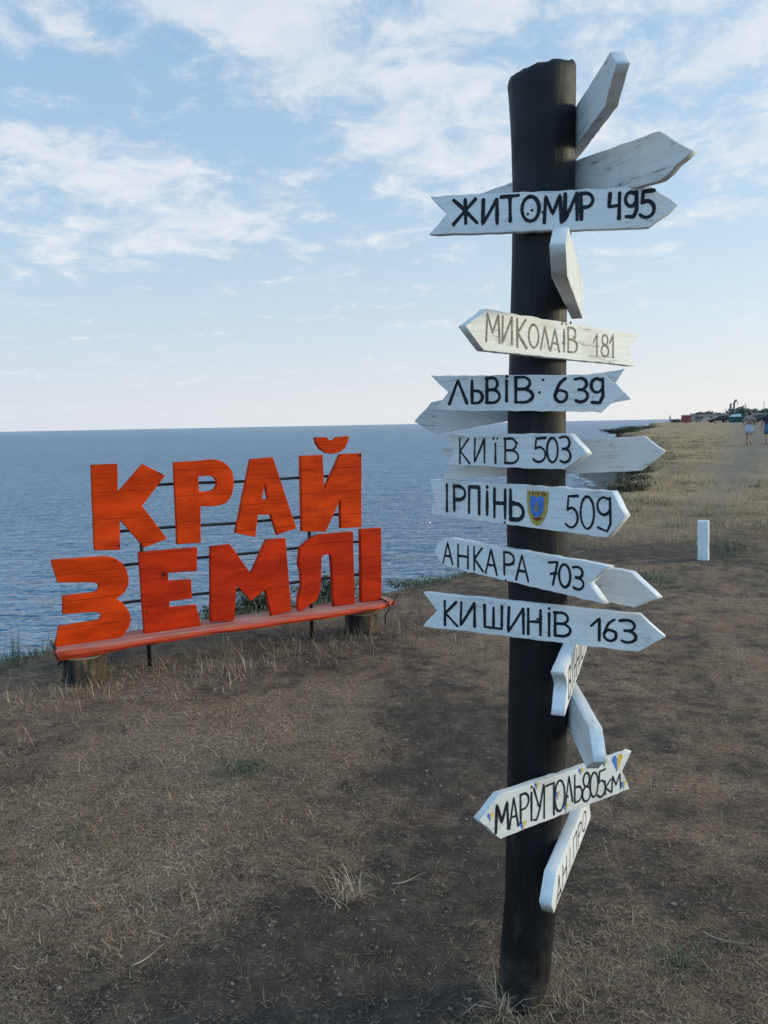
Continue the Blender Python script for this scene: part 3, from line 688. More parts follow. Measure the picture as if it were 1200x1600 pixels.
def smooth(pl, it=2):
    if len(pl) < 5: return pl
    for _ in range(it):
        q = [pl[0]]
        for a, b in zip(pl, pl[1:]): q += [(.75 * a[0] + .25 * b[0], .75 * a[1] + .25 * b[1]), (.25 * a[0] + .75 * b[0], .25 * a[1] + .75 * b[1])]
        pl = q + [pl[-1]]
    return pl
class Ink:
    """thin painted strokes lying just proud of a board face (local xy)"""
    def __init__(s): s.v = []; s.f = []; s.k = 0
    def stroke(s, pts, hw, z0=.0006):
        s.k += 1; z = z0 + .00012 * (s.k % 6)
        P = [np.array(pts[0], float)]
        for p in pts[1:]:
            p = np.array(p, float); d = np.linalg.norm(p - P[-1]); n = max(1, int(d / .004)); a = P[-1].copy()
            if d < 1e-5: continue
            for i in range(1, n + 1): P.append(a + (p - a) * i / n)
        P = np.array(P); n = len(P)
        if n < 2:
            P = np.array([P[0], P[0] + [hw * .4, 0]]); n = 2
        T = np.gradient(P, axis=0); T /= (np.linalg.norm(T, axis=1)[:, None] + 1e-9); N = np.stack([-T[:, 1], T[:, 0]], -1)
        ph = random.uniform(0, 6); w = hw * (1 + .12 * np.sin(np.linspace(0, 5, n) + ph) + RNG.normal(0, .05, n))
        b = len(s.v)
        for i in range(n): s.v += [(*(P[i] + N[i] * w[i]), z), (*(P[i] - N[i] * w[i]), z)]
        for i in range(n - 1): a = b + 2 * i; s.f.append((a, a + 1, a + 3, a + 2))
        for e, sg in ((0, -1), (n - 1, 1)):
            a0 = b + 2 * e; c = len(s.v); st = [a0]
            for k_ in range(1, 5):
                an = pi * k_ / 5; s.v.append((*(P[e] + N[e] * w[e] * cos(an) + sg * T[e] * w[e] * sin(an)), z)); st.append(c + k_ - 1)
            st.append(a0 + 1); s.f.append(tuple(st if sg < 0 else st[::-1]))
    def mesh(s, name):
        me = bpy.data.meshes.new(name); me.from_pydata(s.v, [], s.f); me.validate()
        bm = bmesh.new(); bm.from_mesh(me)
        for f_ in bm.faces:
            f_.normal_update()
            if f_.normal.z < 0: f_.normal_flip()
        bm.to_mesh(me); bm.free(); return me

class Board:
    def __init__(s, zc, yaw, behind=False, thick=.020, side=None):
        th_ = radians(yaw); s.n = np.array([sin(th_), -cos(th_), 0]); s.u = np.array([cos(th_), sin(th_), 0]); s.thick = thick
        A = np.array([axis_x(zc), YP, zc]); r = axis_r(zc)
        s.o = A + s.n * (-(r - .001) if behind else (r - .001) + thick)
        if behind: s.o = A - s.n * (r - .001)
        s.M = Matrix.Identity(4)
        for i in range(3):
            s.M[i][0] = s.u[i]; s.M[i][1] = (0, 0, 1)[i]; s.M[i][2] = s.n[i]; s.M[i][3] = s.o[i]
        s.zc = zc
    def loc(s, p):
        q = hit(p, s.o, s.n) - s.o; return (float(q @ s.u), float(q[2]))
    def build(s, outline, mt, label, jit=.0008):
        me = plate('arrow_board', outline, s.thick, .0011, jit=jit)
        M = Matrix.Translation(-signpost.location) @ s.M
        s.ob = obj('arrow_board', me, mt, signpost, M); s.ob['label'] = label
        return s.ob
    def write(s, cf, letters, slope, hw, mt=M_ink, name='lettering'):
        cut = [i for i, l in enumerate(letters) if l[0][0].isdigit()]
        if cut and cut[0] > 0 and name == 'lettering':      # the place name and the distance are two pieces of writing
            s.write(cf, letters[:cut[0]], slope, hw, mt, 'place_name'); return s.write(cf, letters[cut[0]:], slope, hw, mt, 'distance_number')
        ink = Ink()
        for (ch, x0, x1, yt, yb, *rest) in letters:
            xc = (x0 + x1) / 2; sh = abs(slope) * (x1 - x0) / 2; yt_, yb_ = yt + sh, yb - sh; w = rest[0] if rest else 1.0
            for st in GL[ch]:
                st = smooth(st, 1 if len(st) < 9 else 1) if len(st) >= 9 else st
                pl = []
                for (gx_, gy_) in st:
                    px_ = x0 + gx_ * (x1 - x0); py_ = yb_ + (yt_ - yb_) * gy_ + slope * (px_ - xc)
                    pl.append(s.loc(cf([(px_, py_)])[0]))
                ink.stroke(pl, hw * w)
        return obj(name, ink.mesh(name), mt, s.ob)
    def write_local(s, text, u0, u1, v0, v1, hw, mt=M_ink):
        ink = Ink(); n = len(text); w = (u1 - u0) / n
        for i, ch in enumerate(text):
            if ch == ' ': continue
            for st in GL[ch]: ink.stroke([(u0 + (i + .12 + .76 * gx_) * w, v0 + (v1 - v0) * gy_) for gx_, gy_ in st], hw)
        return obj('lettering', ink.mesh('lettering'), mt, s.ob)
    def screw(s, p):
        s.screw_at(*s.loc(p))
    def screw_at(s, u_, v_):
        bm = bmesh.new()
        bmesh.ops.create_cone(bm, cap_ends=True, segments=12, radius1=.0036, radius2=.0026, depth=.0024, matrix=Matrix.Translation((u_, v_, .0008)))
        obj('screw', bm_mesh('screw', bm), M_iron, s.ob)

def front(zpx, yaw, cf, outline, mt, label, **kw):
    zc = hit((842, zpx), (0, YP, 0), np.array([0, 1.0, 0]))[2]
    b = Board(zc, yaw, **kw); b.build([b.loc(p) for p in cf(outline)], mt, label)
    if not kw.get('behind'):
        for q_ in (-1, 1): b.screw_at(q_ * .016 + random.gauss(0, .003), q_ * .024 + random.gauss(0, .004))
    return b

b = front(325, -12, c1, [(82, 643), (152, 712), (80, 800), (978, 770), (1098, 681), (985, 603)], M_white, 'white arrow board lettered ЖИТОМИР 495, pointing right')
b.write(c1, [('Ж', 180, 280, 655, 757), ('И', 298, 358, 656, 757), ('Т', 374, 444, 640, 747), ('О', 458, 528, 643, 747), ('М', 549, 620, 640, 752), ('И', 632, 684, 632, 742), ('Р', 696, 748, 628, 738),
             ('4', 812, 864, 630, 737), ('9', 878, 926, 625, 733), ('5', 940, 998, 619, 731)], -.055, .0043)
for p in c1([(482, 716), (543, 708), (180, 762)]): b.screw(p)
b = front(270, -57, c1, [(235, 650), (292, 712), (230, 790), (1025, 578), (1152, 457), (1018, 378)], M_worn, 'cracked white arrow board behind the post top, pointing right', behind=True)
b = front(525, 43, c2, [(248, 142), (345, 65), (1027, 180), (977, 241), (1008, 320), (330, 250)], M_cream, 'weathered cream arrow board lettered МИКОЛАЇВ 181, pointing left')
b.write(c2, [('М', 342, 402, 84, 216), ('И', 414, 458, 98, 222), ('К', 478, 522, 108, 240), ('О', 532, 576, 132, 240), ('Л', 585, 624, 142, 250), ('А', 630, 668, 152, 256), ('Ї', 680, 700, 128, 256), ('В', 706, 748, 146, 262),
             ('1', 822, 842, 176, 278), ('8', 856, 888, 178, 280), ('1', 894, 914, 178, 282)], .135, .0027, M_fade)
b = front(614, -10, c2, [(95, 362), (172, 437), (105, 520), (857, 522), (960, 440), (868, 357)], M_white, 'white arrow board lettered ЛЬВІВ 639, pointing right')
b.write(c2, [('Л', 178, 256, 384, 488), ('Ь', 276, 326, 385, 486), ('В', 342, 402, 372, 484), ('і', 424, 442, 366, 476), ('В', 470, 550, 368, 482), ('6', 648, 706, 376, 480), ('3', 736, 796, 374, 480), ('9', 808, 864, 375, 488)], 0.0, .0037)
b.screw(c2([(580, 437)])[0])
b = front(640, 0, c2, [(22, 566), (98, 480), (965, 330), (920, 393), (992, 470), (118, 622)], M_worn, 'grey white arrow board behind the post, tilted, pointing left over the sea', behind=True)
b = front(706, -52, c2, [(165, 625), (202, 695), (165, 762), (688, 783), (794, 710), (712, 622)], M_white, 'white arrow board lettered КИЇВ 503, pointing right')
b.write(c2, [('К', 222, 268, 644, 754), ('И', 290, 336, 645, 750), ('Ї', 374, 394, 640, 752), ('В', 424, 486, 642, 754), ('5', 554, 608, 640, 748), ('0', 614, 662, 640, 750), ('3', 670, 720, 634, 750)], .01, .0030)
b = front(706, -27, c2, [(135, 683), (190, 752), (145, 822), (1038, 788), (1140, 700), (1050, 632)], M_worn, 'cracked grey white arrow board behind the post, pointing right over the grass', behind=True)
b = front(795, -55, c2, [(90, 825), (107, 902), (95, 982), (885, 1087), (960, 990), (905, 878)], M_white, 'bright white arrow board lettered ІРПІНЬ 509 with a painted shield')
b.write(c2, [('І', 156, 178, 850, 966), ('Р', 196, 250, 852, 970), ('П', 264, 312, 856, 978), ('і', 336, 358, 858, 982), ('Н', 376, 430, 868, 998), ('Ь', 448, 510, 872, 1010, 1.1)], .10, .0050, name='place_name')
b.write(c2, [('5', 698, 752, 896, 1042), ('0', 764, 824, 900, 1048), ('9b', 838, 898, 902, 1062)], .07, .0030, name='distance_number')
# painted coat of arms on that board
M_gold_p = plain('ochre_paint', (.42, .30, .055), .5, .2, 40); M_blue_p = plain('blue_paint', (.05, .17, .55), .5, .3, 60); M_red_p = plain('maroon_paint', (.16, .03, .02), .5, .2)
M_tan_p = plain('tan_paint', (.22, .20, .13), .5, .3, 60)
ce = crop((800, 720), 12.0)
vv = []; ff = []; mi = []
def flat(pts, z, k_):
    i0 = len(vv)
    for p in ce(pts): vv.append((*b.loc(p), z))
    ff.append(tuple(range(i0, len(vv)))); mi.append(k_)
flat([(288, 552), (690, 578), (685, 760), (660, 950), (610, 1090), (545, 1190), (470, 1218), (400, 1180), (340, 1080), (300, 930), (285, 760)], .0010, 0)
flat([(350, 668), (420, 648), (480, 690), (545, 655), (602, 680), (606, 800), (590, 950), (545, 1030), (475, 1058), (405, 1028), (360, 950), (340, 800)], .0013, 1)
flat([(462, 745), (490, 800), (520, 900), (500, 955), (440, 955), (420, 900), (448, 800)], .0016, 3)
flat([(385, 1046), (440, 1062), (500, 1062), (565, 1050), (535, 1110), (480, 1128), (425, 1105)], .0016, 2)
em = pymesh('shield', vv, ff)
eo = obj('shield', em, [M_gold_p, M_blue_p, M_red_p, M_tan_p], b.ob)
for p_, k_ in zip(em.polygons, mi): p_.material_index = k_
bm = bmesh.new(); bm.from_mesh(em)
for f_ in bm.faces:
    f_.normal_update()
    if f_.normal.z < 0: f_.normal_flip()
bm.to_mesh(em); bm.free(); eo['label'] = 'ochre and blue painted town shield'
ink = Ink()
for i, ch in enumerate('ІРПІНЬ'):
    x0 = 335 + i * 56; 
    for st in GL[ch]: ink.stroke([b.loc(ce([(x0 + gx_ * (14 if ch == 'І' else 38), 640 + i * 3 - gy_ * 62)])[0]) for gx_, gy_ in st], .0007, .0017)
obj('shield_lettering', ink.mesh('shield_lettering'), M_red_p, b.ob)

b = front(886, -55, c3, [(112, 405), (124, 372), (150, 350), (178, 345), (890, 470), (800, 546), (868, 640), (155, 470), (128, 440)], M_white, 'white arrow board lettered АНКАРА 703, pointing left')
b.write(c3, [('А', 150, 192, 362, 462), ('Н', 214, 264, 374, 480), ('К', 286, 328, 384, 494), ('А', 340, 390, 392, 508), ('Р', 420, 468, 404, 514), ('А', 476, 530, 416, 538), ('7', 622, 662, 446, 556), ('0', 668, 718, 458, 568), ('3', 728, 778, 470, 578)], .165, .0034)
zc = 1.21; b12 = Board(zc, -55, True)
pr = [b12.loc(p) for p in c3([(988, 497), (1108, 612), (1000, 655)])]
b12.build([(-.205, pr[0][1] + .003 ), (-.17, pr[0][1] - .05), (-.205, pr[2][1] + .004), (pr[2][0], pr[2][1]), pr[1], pr[0]], M_white, 'clean white arrow board behind the post, pointing right behind АНКАРА')
b = front(965, -22, c3, [(62, 588), (122, 668), (60, 740), (1020, 855), (1140, 785), (1030, 688)], M_white, 'white arrow board lettered КИШИНІВ 163, pointing right')
b.write(c3, [('К', 154, 214, 626, 738), ('И', 228, 292, 630, 740), ('Ш', 332, 414, 642, 750), ('И', 440, 510, 654, 770), ('Н', 526, 588, 660, 778), ('і', 612, 634, 658, 782), ('В', 646, 718, 674, 786), ('1', 810, 862, 700, 802), ('6', 866, 926, 704, 806), ('3', 938, 1012, 708, 814)], .095, .0035)
b = front(1240, 37, c6, [(37, 607), (186, 425), (1138, 112), (1072, 256), (1127, 383), (192, 741)], M_cream, 'white arrow board lettered МАРІУПОЛЬ 805км with blue and yellow drops')
b.write(c6, [('М', 160, 250, 472, 700, 1.5), ('А', 258, 322, 432, 668), ('Р', 334, 398, 398, 628), ('і', 404, 430, 362, 612, 1.2), ('У', 432, 506, 350, 618), ('П', 505, 580, 336, 590), ('О', 584, 656, 306, 554), ('Л', 662, 714, 280, 496), ('Ь', 726, 782, 264, 482),
             ('8', 784, 842, 254, 480), ('0', 840, 896, 252, 448), ('5', 894, 950, 236, 446), ('К', 946, 992, 310, 422), ('М', 996, 1060, 268, 398)], -.36, .0030)
for (x_, y_, r_, hh) in [(1035, 185, 40, 78), (1080, 350, 18, 36), (455, 355, 18, 34), (605, 425, 16, 40), (665, 515, 18, 40), (120, 580, 26, 40), (355, 640, 28, 42), (772, 250, 18, 34), (945, 190, 24, 38)]:
    bl = [(x_, y_ + hh), (x_ - r_ * .55, y_ + hh * .3), (x_ - r_, y_ - hh * .25), (x_ - r_ * .75, y_ - hh * .6), (x_ - r_ * .25, y_ - hh * .6), (x_, y_ - hh * .25)]
    ye = [(x_, y_ + hh), (x_, y_ - hh * .25), (x_ + r_ * .3, y_ - hh * .65), (x_ + r_ * .8, y_ - hh * .65), (x_ + r_, y_ - hh * .3), (x_ + r_ * .5, y_ + hh * .3)]
    v = []; f = []
    for pl in (bl, ye):
        i0 = len(v); v += [(*b.loc(p), .0004) for p in c6([(px_, py_ - .3 * (px_ - x_)) for px_, py_ in pl])]; f.append(tuple(range(i0, len(v)))[::-1])
    mh = pymesh('painted_drop', v, f); o = obj('painted_drop', mh, [M_blue_p, plain('yellow_paint', (.62, .42, .06), .5)], b.ob)
    mh.polygons[1].material_index = 1
    bm = bmesh.new(); bm.from_mesh(mh)
    for f_ in bm.faces:
        f_.normal_update()
        if f_.normal.z < 0: f_.normal_flip()
    bm.to_mesh(mh); bm.free()

def edge_on(zc, az, side, outline, mt, label, thick=.028):
    yaw = 90 - az if side == 'R' else -(90 + az)
    bb = Board(zc, yaw, side == 'L', thick)
    bb.build([(u_, z_ - zc) for u_, z_ in outline], mt, label); return bb
edge_on(2.30, 0, 'L', [(-.28, 2.357), (-.25, 2.31), (-.28, 2.262), (.268, 2.257), (.350, 2.307), (.305, 2.348)], M_worn, 'white arrow board on the right of the post top, pointing toward the viewer')
edge_on(1.93, 17, 'R', [(-.49, 1.926), (-.41, 1.976), (.23, 1.976), (.20, 1.93), (.23, 1.880), (-.435, 1.878)], M_cream, 'weathered arrow board seen edge on under ЖИТОМИР, tip toward the viewer', .030)
bb = edge_on(1.0, 20, 'R', [(-.325, 1.052), (-.262, 1.003), (-.315, .95), (.20, .95), (.27, 1.0), (.20, 1.052)], M_white, 'white lettered board seen edge on, its notched tail toward the viewer', .030)
bb.write_local('ВІННИЦЯ', -.25, .17, -.037, .035, .0032)
edge_on(.85, 3, 'L', [(-.25, .905), (-.22, .855), (-.25, .803), (.238, .787), (.318, .840), (.265, .896)], M_white, 'white blank arrow board, blunt tip toward the viewer above МАРІУПОЛЬ', .030)
bb = edge_on(.455, 25, 'R', [(-.182, .502), (-.234, .452), (-.205, .412), (.30, .410), (.275, .455), (.30, .502)], M_white, 'lowest white lettered board, seen edge on under МАРІУПОЛЬ', .030)
bb.write_local('ДНІПРО', -.185, .22, -.030, .026, .0024)

# ------------------------------------------------------------------ the big letter sign
SZ = .24; SA = hit((86, 1011), (0, 0, SZ), np.array([0, 0, 1.0])); SB = hit((597, 937.5), (0, 0, SZ), np.array([0, 0, 1.0]))
sth = atan2(SB[1] - SA[1], SB[0] - SA[0]); s_n = np.array([sin(sth), -cos(sth), 0]); s_u = np.array([cos(sth), sin(sth), 0])
mid = (SA + SB) / 2
sign = empty('letter_sign', (mid[0], mid[1], 0), 'large orange wooden letters КРАЙ ЗЕМЛІ standing on a red plank above the sea', 'letter sign')
MS = Matrix.Identity(4)
for i in range(3):
    MS[i][0] = s_u[i]; MS[i][1] = (0, 0, 1)[i]; MS[i][2] = s_n[i]; MS[i][3] = SA[i]
MS = Matrix.Translation(-sign.location) @ MS
def sl_(p):
    q = hit(p, SA, s_n) - SA; return (float(q @ s_u), float(q[2]))
LET = [
 ('К', cA, M_orange, [(518, 242), (668, 235), (672, 398), (812, 237), (940, 303), (808, 475), (952, 663), (820, 712), (682, 553), (684, 725), (537, 730)], []),
 ('Р', c5, M_orange, [(439, 130), (570, 120), (594, 125), (613, 138), (627, 157), (633, 180), (632, 215), (624, 240), (610, 259), (590, 268), (565, 271), (525, 272), (526, 390), (450, 395)], [[(518, 175), (555, 172), (570, 178), (577, 190), (577, 204), (570, 217), (556, 223), (520, 226)]]),
 ('А', cB, M_orange, [(262, 208), (388, 198), (522, 602), (412, 640), (376, 525), (303, 527), (288, 652), (175, 630)], [[(343, 345), (359, 437), (325, 440)]]),
 ('И', cB, M_orange, [(547, 190), (672, 185), (680, 385), (775, 180), (893, 175), (893, 597), (777, 602), (774, 435), (690, 622), (556, 620)], []),
 ('З', cA, M_orange, [(287, 785), (480, 770), (600, 763), (650, 772), (690, 795), (718, 832), (732, 880), (730, 925), (712, 965), (662, 1003), (705, 1035), (735, 1075), (746, 1120), (735, 1165), (705, 1205), (660, 1235), (600, 1250), (310, 1285), (335, 1162), (530, 1132), (560, 1126), (578, 1108), (572, 1086), (545, 1078), (358, 1091), (355, 990), (530, 969), (552, 960), (562, 940), (555, 918), (530, 911), (328, 912)], []),
 ('Е', cA, M_red, [(790, 740), (1122, 712), (1120, 845), (958, 858), (958, 905), (1088, 895), (1095, 1000), (965, 1020), (965, 1055), (1118, 1040), (1145, 1165), (822, 1215)], []),
 ('М', c5, M_red, [(557, 402), (620, 395), (688, 490), (738, 380), (800, 375), (818, 610), (755, 626), (735, 540), (687, 577), (641, 525), (634, 640), (558, 646)], []),
 ('Л', cB, M_red, [(545, 712), (590, 672), (640, 640), (845, 622), (855, 1032), (737, 1046), (720, 756), (695, 750), (675, 757), (665, 775), (662, 940), (640, 1010), (545, 1078), (530, 1062), (533, 1000), (552, 930), (550, 860), (535, 805)], []),
 ('І', cB, M_red, [(888, 608), (1003, 600), (1006, 1010), (892, 1022)], []),
]
for i, (ch, cf, mt, out, holes) in enumerate(LET):
    o2 = [sl_(p) for p in cf(out)]; h2 = [[sl_(p) for p in cf(h)] for h in holes]
    me = plate('letter', o2, .048, .003, holes=h2, jit=.0007, step=.05)
    o = obj('letter', me, mt, sign, MS @ Matrix.Translation((0, 0, -.004 * (i % 2)))); o['label'] = 'orange wooden letter ' + ch
    if ch == 'И':
        br = [sl_(p) for p in cB([(630, 85), (698, 84), (706, 98), (722, 104), (740, 98), (752, 84), (822, 78), (815, 115), (798, 148), (765, 172), (728, 180), (695, 174), (660, 152), (638, 120)])]
        o['label'] = 'orange wooden letter Й'
        obj('breve', plate('breve', br, .048, .003, jit=.0007, step=.05), M_orange, o)
def rod(name, pts, r, parent, n=8):
    bm = bmesh.new(); add_tube(bm, pts, r, n); return obj(name, bm_mesh(name, bm, True), M_iron, parent, MS)
for (a, bq) in [((330, 208), (975, 175)), ((250, 358), (1000, 299)), ((250, 470), (1060, 388)), ((200, 600), (1060, 495))]:
    pa, pb = sl_(c5([a])[0]), sl_(c5([bq])[0])
    rod('rail', [(pa[0] + (pb[0] - pa[0]) * q, pa[1] + (pb[1] - pa[1]) * q + .004 * sin(q * 9), -.062) for q in np.linspace(0, 1, 12)], .0105, sign)
for pxl, lean in ((226, .02), (492, -.005)):
    u0 = sl_((pxl, 900))[0]
    rod('support_stake', [(u0 + lean, -.34, -.078), (u0 + lean * .5, .3, -.078), (u0, 1.06, -.078)], .014, sign)
# plank with a wavy live edge
bm = bmesh.new(); rings = []; worn = []
for i in range(90):
    q = i / 89; u_ = -.005 + 2.445 * q
    fw = .075 + .050 * min(1, q * 10) + .006 * sin(q * 13) + .004 * sin(q * 41 + 1) - .05 * max(0, (q - .93) / .07)
    th_ = .048 + .003 * sin(q * 9 + 1) + .003 * sin(q * 27) + .024 * max(0, 1 - q * 5) - .02 * max(0, (q - .93) / .07)
    bk = -.15 + .012 * sin(q * 11)
    rings.append([(u_, -th_ * .9, bk), (u_, -.002, bk), (u_, 0, .0), (u_, -.002, fw * .78), (u_, -.012, fw * .93), (u_, -th_ * .55, fw + .006 * sin(q * 47) * sin(q * 19)), (u_, -th_ * .95, fw * .90), (u_, -th_, fw * .4)])
add_loft(bm, rings)
me = bm_mesh('plank', bm)
a = me.attributes.new('worn', 'FLOAT', 'POINT')
for i, vtx in enumerate(me.vertices): a.data[i].value = 1.0 if (i % 8) in (1, 2, 3) else (.25 if i % 8 == 4 else .0)
obj('plank', me, M_plank, sign, MS)
rod('wire_tie', [(-.012, .01, -.10), (-.016, .012, .0), (-.006, .006, .05), (.0, -.04, .075), (.02, -.085, .06), (.01, -.10, .04)], .010, sign)
rod('wire_tie', [(2.34, .012, -.12), (2.35, .012, .02), (2.36, .0, .10), (2.365, -.05, .11), (2.35, -.10, .07), (2.34, -.17, .085)], .006, sign)
rod('wire_tie', [(2.385, -.02, .118), (2.405, .03, .13), (2.43, .055, .115), (2.45, .06, .13)], .005, sign)
def stump(u_, w_, r_, h, label):
    p = SA + s_u * u_ + s_n * w_; z_ = gz(p[0], p[1]) - .03; root = empty('stump', (p[0], p[1], z_), label, 'stump', 'stumps under the plank')
    bm = bmesh.new(); rings = []; N_ = 48; ph = [random.uniform(0, 6) for _ in range(5)]
    for k_ in range(14):
        q = k_ / 13; R_ = r_ * (1.10 - .10 * min(1, q * 3)); 
        rings.append([(R_ * (1 + .03 * sin(3 * a_ + ph[0]) + .02 * sin(5 * a_ + ph[1]) + .018 * sin(17 * a_ + ph[2] + 2 * q) + .014 * sin(29 * a_ - 3 * q) + random.gauss(0, .007)) * cos(a_), R_ * (1 + .03 * sin(3 * a_ + ph[0]) + .02 * sin(5 * a_ + ph[1]) + .018 * sin(17 * a_ + ph[2] + 2 * q) + random.gauss(0, .007)) * sin(a_), q * h) for a_ in [2 * pi * j / N_ for j in range(N_)]])
    add_loft(bm, rings); obj('bark', bm_mesh('bark', bm, True), M_bark, root)
    bm = bmesh.new(); add_loft(bm, [ellring(0, 0, h + .0005, r_ * .97, r_ * .97, 30), ellring(0, 0, h + .004, r_ * .95, r_ * .95, 30)]); obj('cut_face', bm_mesh('cut_face', bm), M_cut, root)
hl = SZ - .062
pL = SA + s_u * .16 + s_n * .0; stump(.165, .00, .135, hl + .018 - gz(pL[0], pL[1]), 'short bark covered stump under the left end of the red plank')
stump(2.20, -.05, .125, hl + .005, 'short bark covered stump under the right end of the red plank')

# dry grass growing up around the stumps and under the plank
n = 5200; uu = RNG.uniform(-.3, 2.7, n); ww = RNG.normal(.12, .26, n); P = SA[None, :] + uu[:, None] * s_u + ww[:, None] * s_n
keep = RNG.uniform(0, 1, n) < np.clip(.25 + 1.6 * (fbm(uu * 4, ww * 4, 2, 3) - .4), .05, 1); P = P[keep]; n = len(P); P[:, 2] = terrain(P[:, 0], P[:, 1])[0]
tag(blades('dry_grass', P, RNG.uniform(0, 2 * pi, n), RNG.gamma(4, .020, n), RNG.normal(.9, .4, n).clip(.1, 1.5), RNG.uniform(.0018, .0036, n), RNG.uniform(.1, .9, n), RNG.beta(2.2, 2, n) * .95, M_straw),
    'longer dry grass growing around the stumps and below the plank', 'grass', kind='stuff')

# ------------------------------------------------------------------ white stake on the right
g = ground_px(1099, 879); zs_ = gz(g[0], g[1])
bm = bmesh.new(); rings = []
for k_ in range(12):
    q = k_ / 11; w_ = .058 * (1 + .03 * random.gauss(0, 1)); d_ = .045; zq = -.1 + q * .535
    rings.append([(-w_ + .004 * random.gauss(0, 1), -d_, zq), (w_ - .008, -d_, zq), (w_, -d_ + .01, zq), (w_, d_, zq), (-w_, d_, zq)])
rings.append([(-.053, -.040, .441), (.046, -.040, .441), (.052, -.032, .441), (.052, .040, .441), (-.053, .040, .441)])
add_loft(bm, rings)
o = obj('marker_stake', bm_mesh('marker_stake', bm), M_stake); o.location = (g[0], g[1], zs_); o.rotation_euler = (radians(1), radians(-1.5), radians(-28))
tag(o, 'short white painted wooden stake standing alone in the grass', 'stake')

# ------------------------------------------------------------------ people walking away on the path
M_skin = plain('skin', (.36, .20, .13), .6, .1); M_hair = plain('dark_hair', (.018, .013, .011), .55, .3, 30)
def skin_body(name, V, E, R, mt, parent):
    me = bpy.data.meshes.new(name); me.from_pydata(V, E, []); o = bpy.data.objects.new(name, me); C.objects.link(o)
    md = o.modifiers.new('s', 'SKIN'); md.use_smooth_shade = True
    for i, r_ in enumerate(R):
        me.skin_vertices[0].data[i].radius = (r_, r_) if not isinstance(r_, tuple) else r_
        me.skin_vertices[0].data[i].use_root = (i == 0)
    sb = o.modifiers.new('b', 'SUBSURF'); sb.levels = 1; sb.render_levels = 1
    dg = bpy.context.evaluated_depsgraph_get(); dg.update(); m2 = bpy.data.meshes.new_from_object(o.evaluated_get(dg)); m2.name = name
    bpy.data.objects.remove(o); bpy.data.meshes.remove(me)
    for p in m2.polygons: p.use_smooth = True
    return obj(name, m2, mt, parent)
def person(px, py_feet, label, H, female, arms, m_top, m_low, m_shoe, group, phase=1):
    d_ = 39.0
    r_ = ray((px, py_feet)); X_ = r_[0] / r_[1] * d_
    root = empty('person', (X_, d_, gz(X_, d_)), label, 'person', group, radians(-26))
    s = H / 1.68
    st = .13 * phase
    V = [(0, 0, .92), (0, 0, 1.08), (0, .01, 1.27), (0, .01, 1.39), (0, .015, 1.47), (0, .03, 1.56), (0, .03, 1.64)]
    E = [(0, 1), (1, 2), (2, 3), (3, 4), (4, 5), (5, 6)]
    R = [.125 if female else .13, .10 if female else .12, .125 if female else .14, .085, .048, .078, .062]
    def limb(root_i, pts, rads):
        pi_ = root_i
        for p, q in zip(pts, rads): V.append(p); R.append(q); E.append((pi_, len(V) - 1)); pi_ = len(V) - 1
        return pi_
    for sx, sg in ((-1, 1), (1, -1)):
        ys = st * sg
        lift = .0 if sg > 0 else .10
        k_ = limb(0, [(sx * .085, .0, .84), (sx * .09, ys * .45, .50), (sx * .09, ys - (.14 if lift else 0), .10 + lift), (sx * .095, ys + (.10 if not lift else -.10), .035 + lift * .6), (sx * .10, ys + (.17 if not lift else -.08), .025 + lift * .1)], [.085, .058, .038, .036, .026])
        sh = [(sx * (.17 if female else .20), 0, 1.36)] + arms[0 if sx < 0 else 1]
        h = limb(3, sh, [.055, .042, .034, .026, .030])
        hp = Vector(V[h]); dirh = (Vector(V[h]) - Vector(V[h - 1])).normalized(); sd2 = Vector((0, 1, 0)); 
        for j, (o_, ln) in enumerate(((-.03, .07), (-.01, .085), (.012, .08), (.03, .062))):
            b0 = hp + dirh * .03 + sd2 * o_; limb(h, [tuple(b0), tuple(b0 + dirh * ln * .5 + Vector((-sx * .008, 0, 0))), tuple(b0 + dirh * ln + Vector((-sx * .022, 0, 0)))], [.010, .009, .007])
        limb(h, [tuple(hp + sd2 * .035), tuple(hp + sd2 * .06 + dirh * .035)], [.011, .009])
    V = [tuple(c_ * s for c_ in v_) for v_ in V]; R = [q * s for q in R]
    body = skin_body('body', V, E, R, M_skin, root)
    bm = bmesh.new(); add_ico(bm, Vector((0, .035, 1.615)) * s, .105 * s, 3, (.86, 1.0, 1.1))
    if female: add_ico(bm, Vector((0, -.055, 1.60)) * s, .075 * s, 2, (1.0, .8, 1.3))
    obj('hair', bm_mesh('hair', bm, True), M_hair, root)
    bm = bmesh.new()
    if female: add_loft(bm, [ellring(0, 0, z_ * s, rx * s, ry * s, 20) for z_, rx, ry in ((.60, .215, .17), (.72, .205, .165), (.88, .18, .145), (1.0, .145, .115), (1.03, .14, .11))])
    else:
        for sx in (-1, 1): add_loft(bm, [ellring(sx * .09 * s, st * -sx * .25 * s, .50 * s, .105 * s, .115 * s, 14), ellring(sx * .09 * s, 0, .72 * s, .11 * s, .12 * s, 14), ellring(sx * .075 * s, 0, .93 * s, .115 * s, .125 * s, 14)])
        add_loft(bm, [ellring(0, 0, .86 * s, .185 * s, .14 * s, 18), ellring(0, 0, 1.02 * s, .17 * s, .125 * s, 18)])
    obj('skirt' if female else 'shorts', bm_mesh('lower', bm, True), m_low, root)
    bm = bmesh.new()
    if female: prof = ((1.06, .135, .105), (1.16, .135, .11), (1.27, .155, .12), (1.36, .165, .11), (1.42, .12, .09), (1.45, .07, .065))
    else: prof = ((.94, .185, .135), (1.08, .17, .13), (1.25, .185, .135), (1.36, .20, .13), (1.43, .15, .10), (1.47, .075, .07))
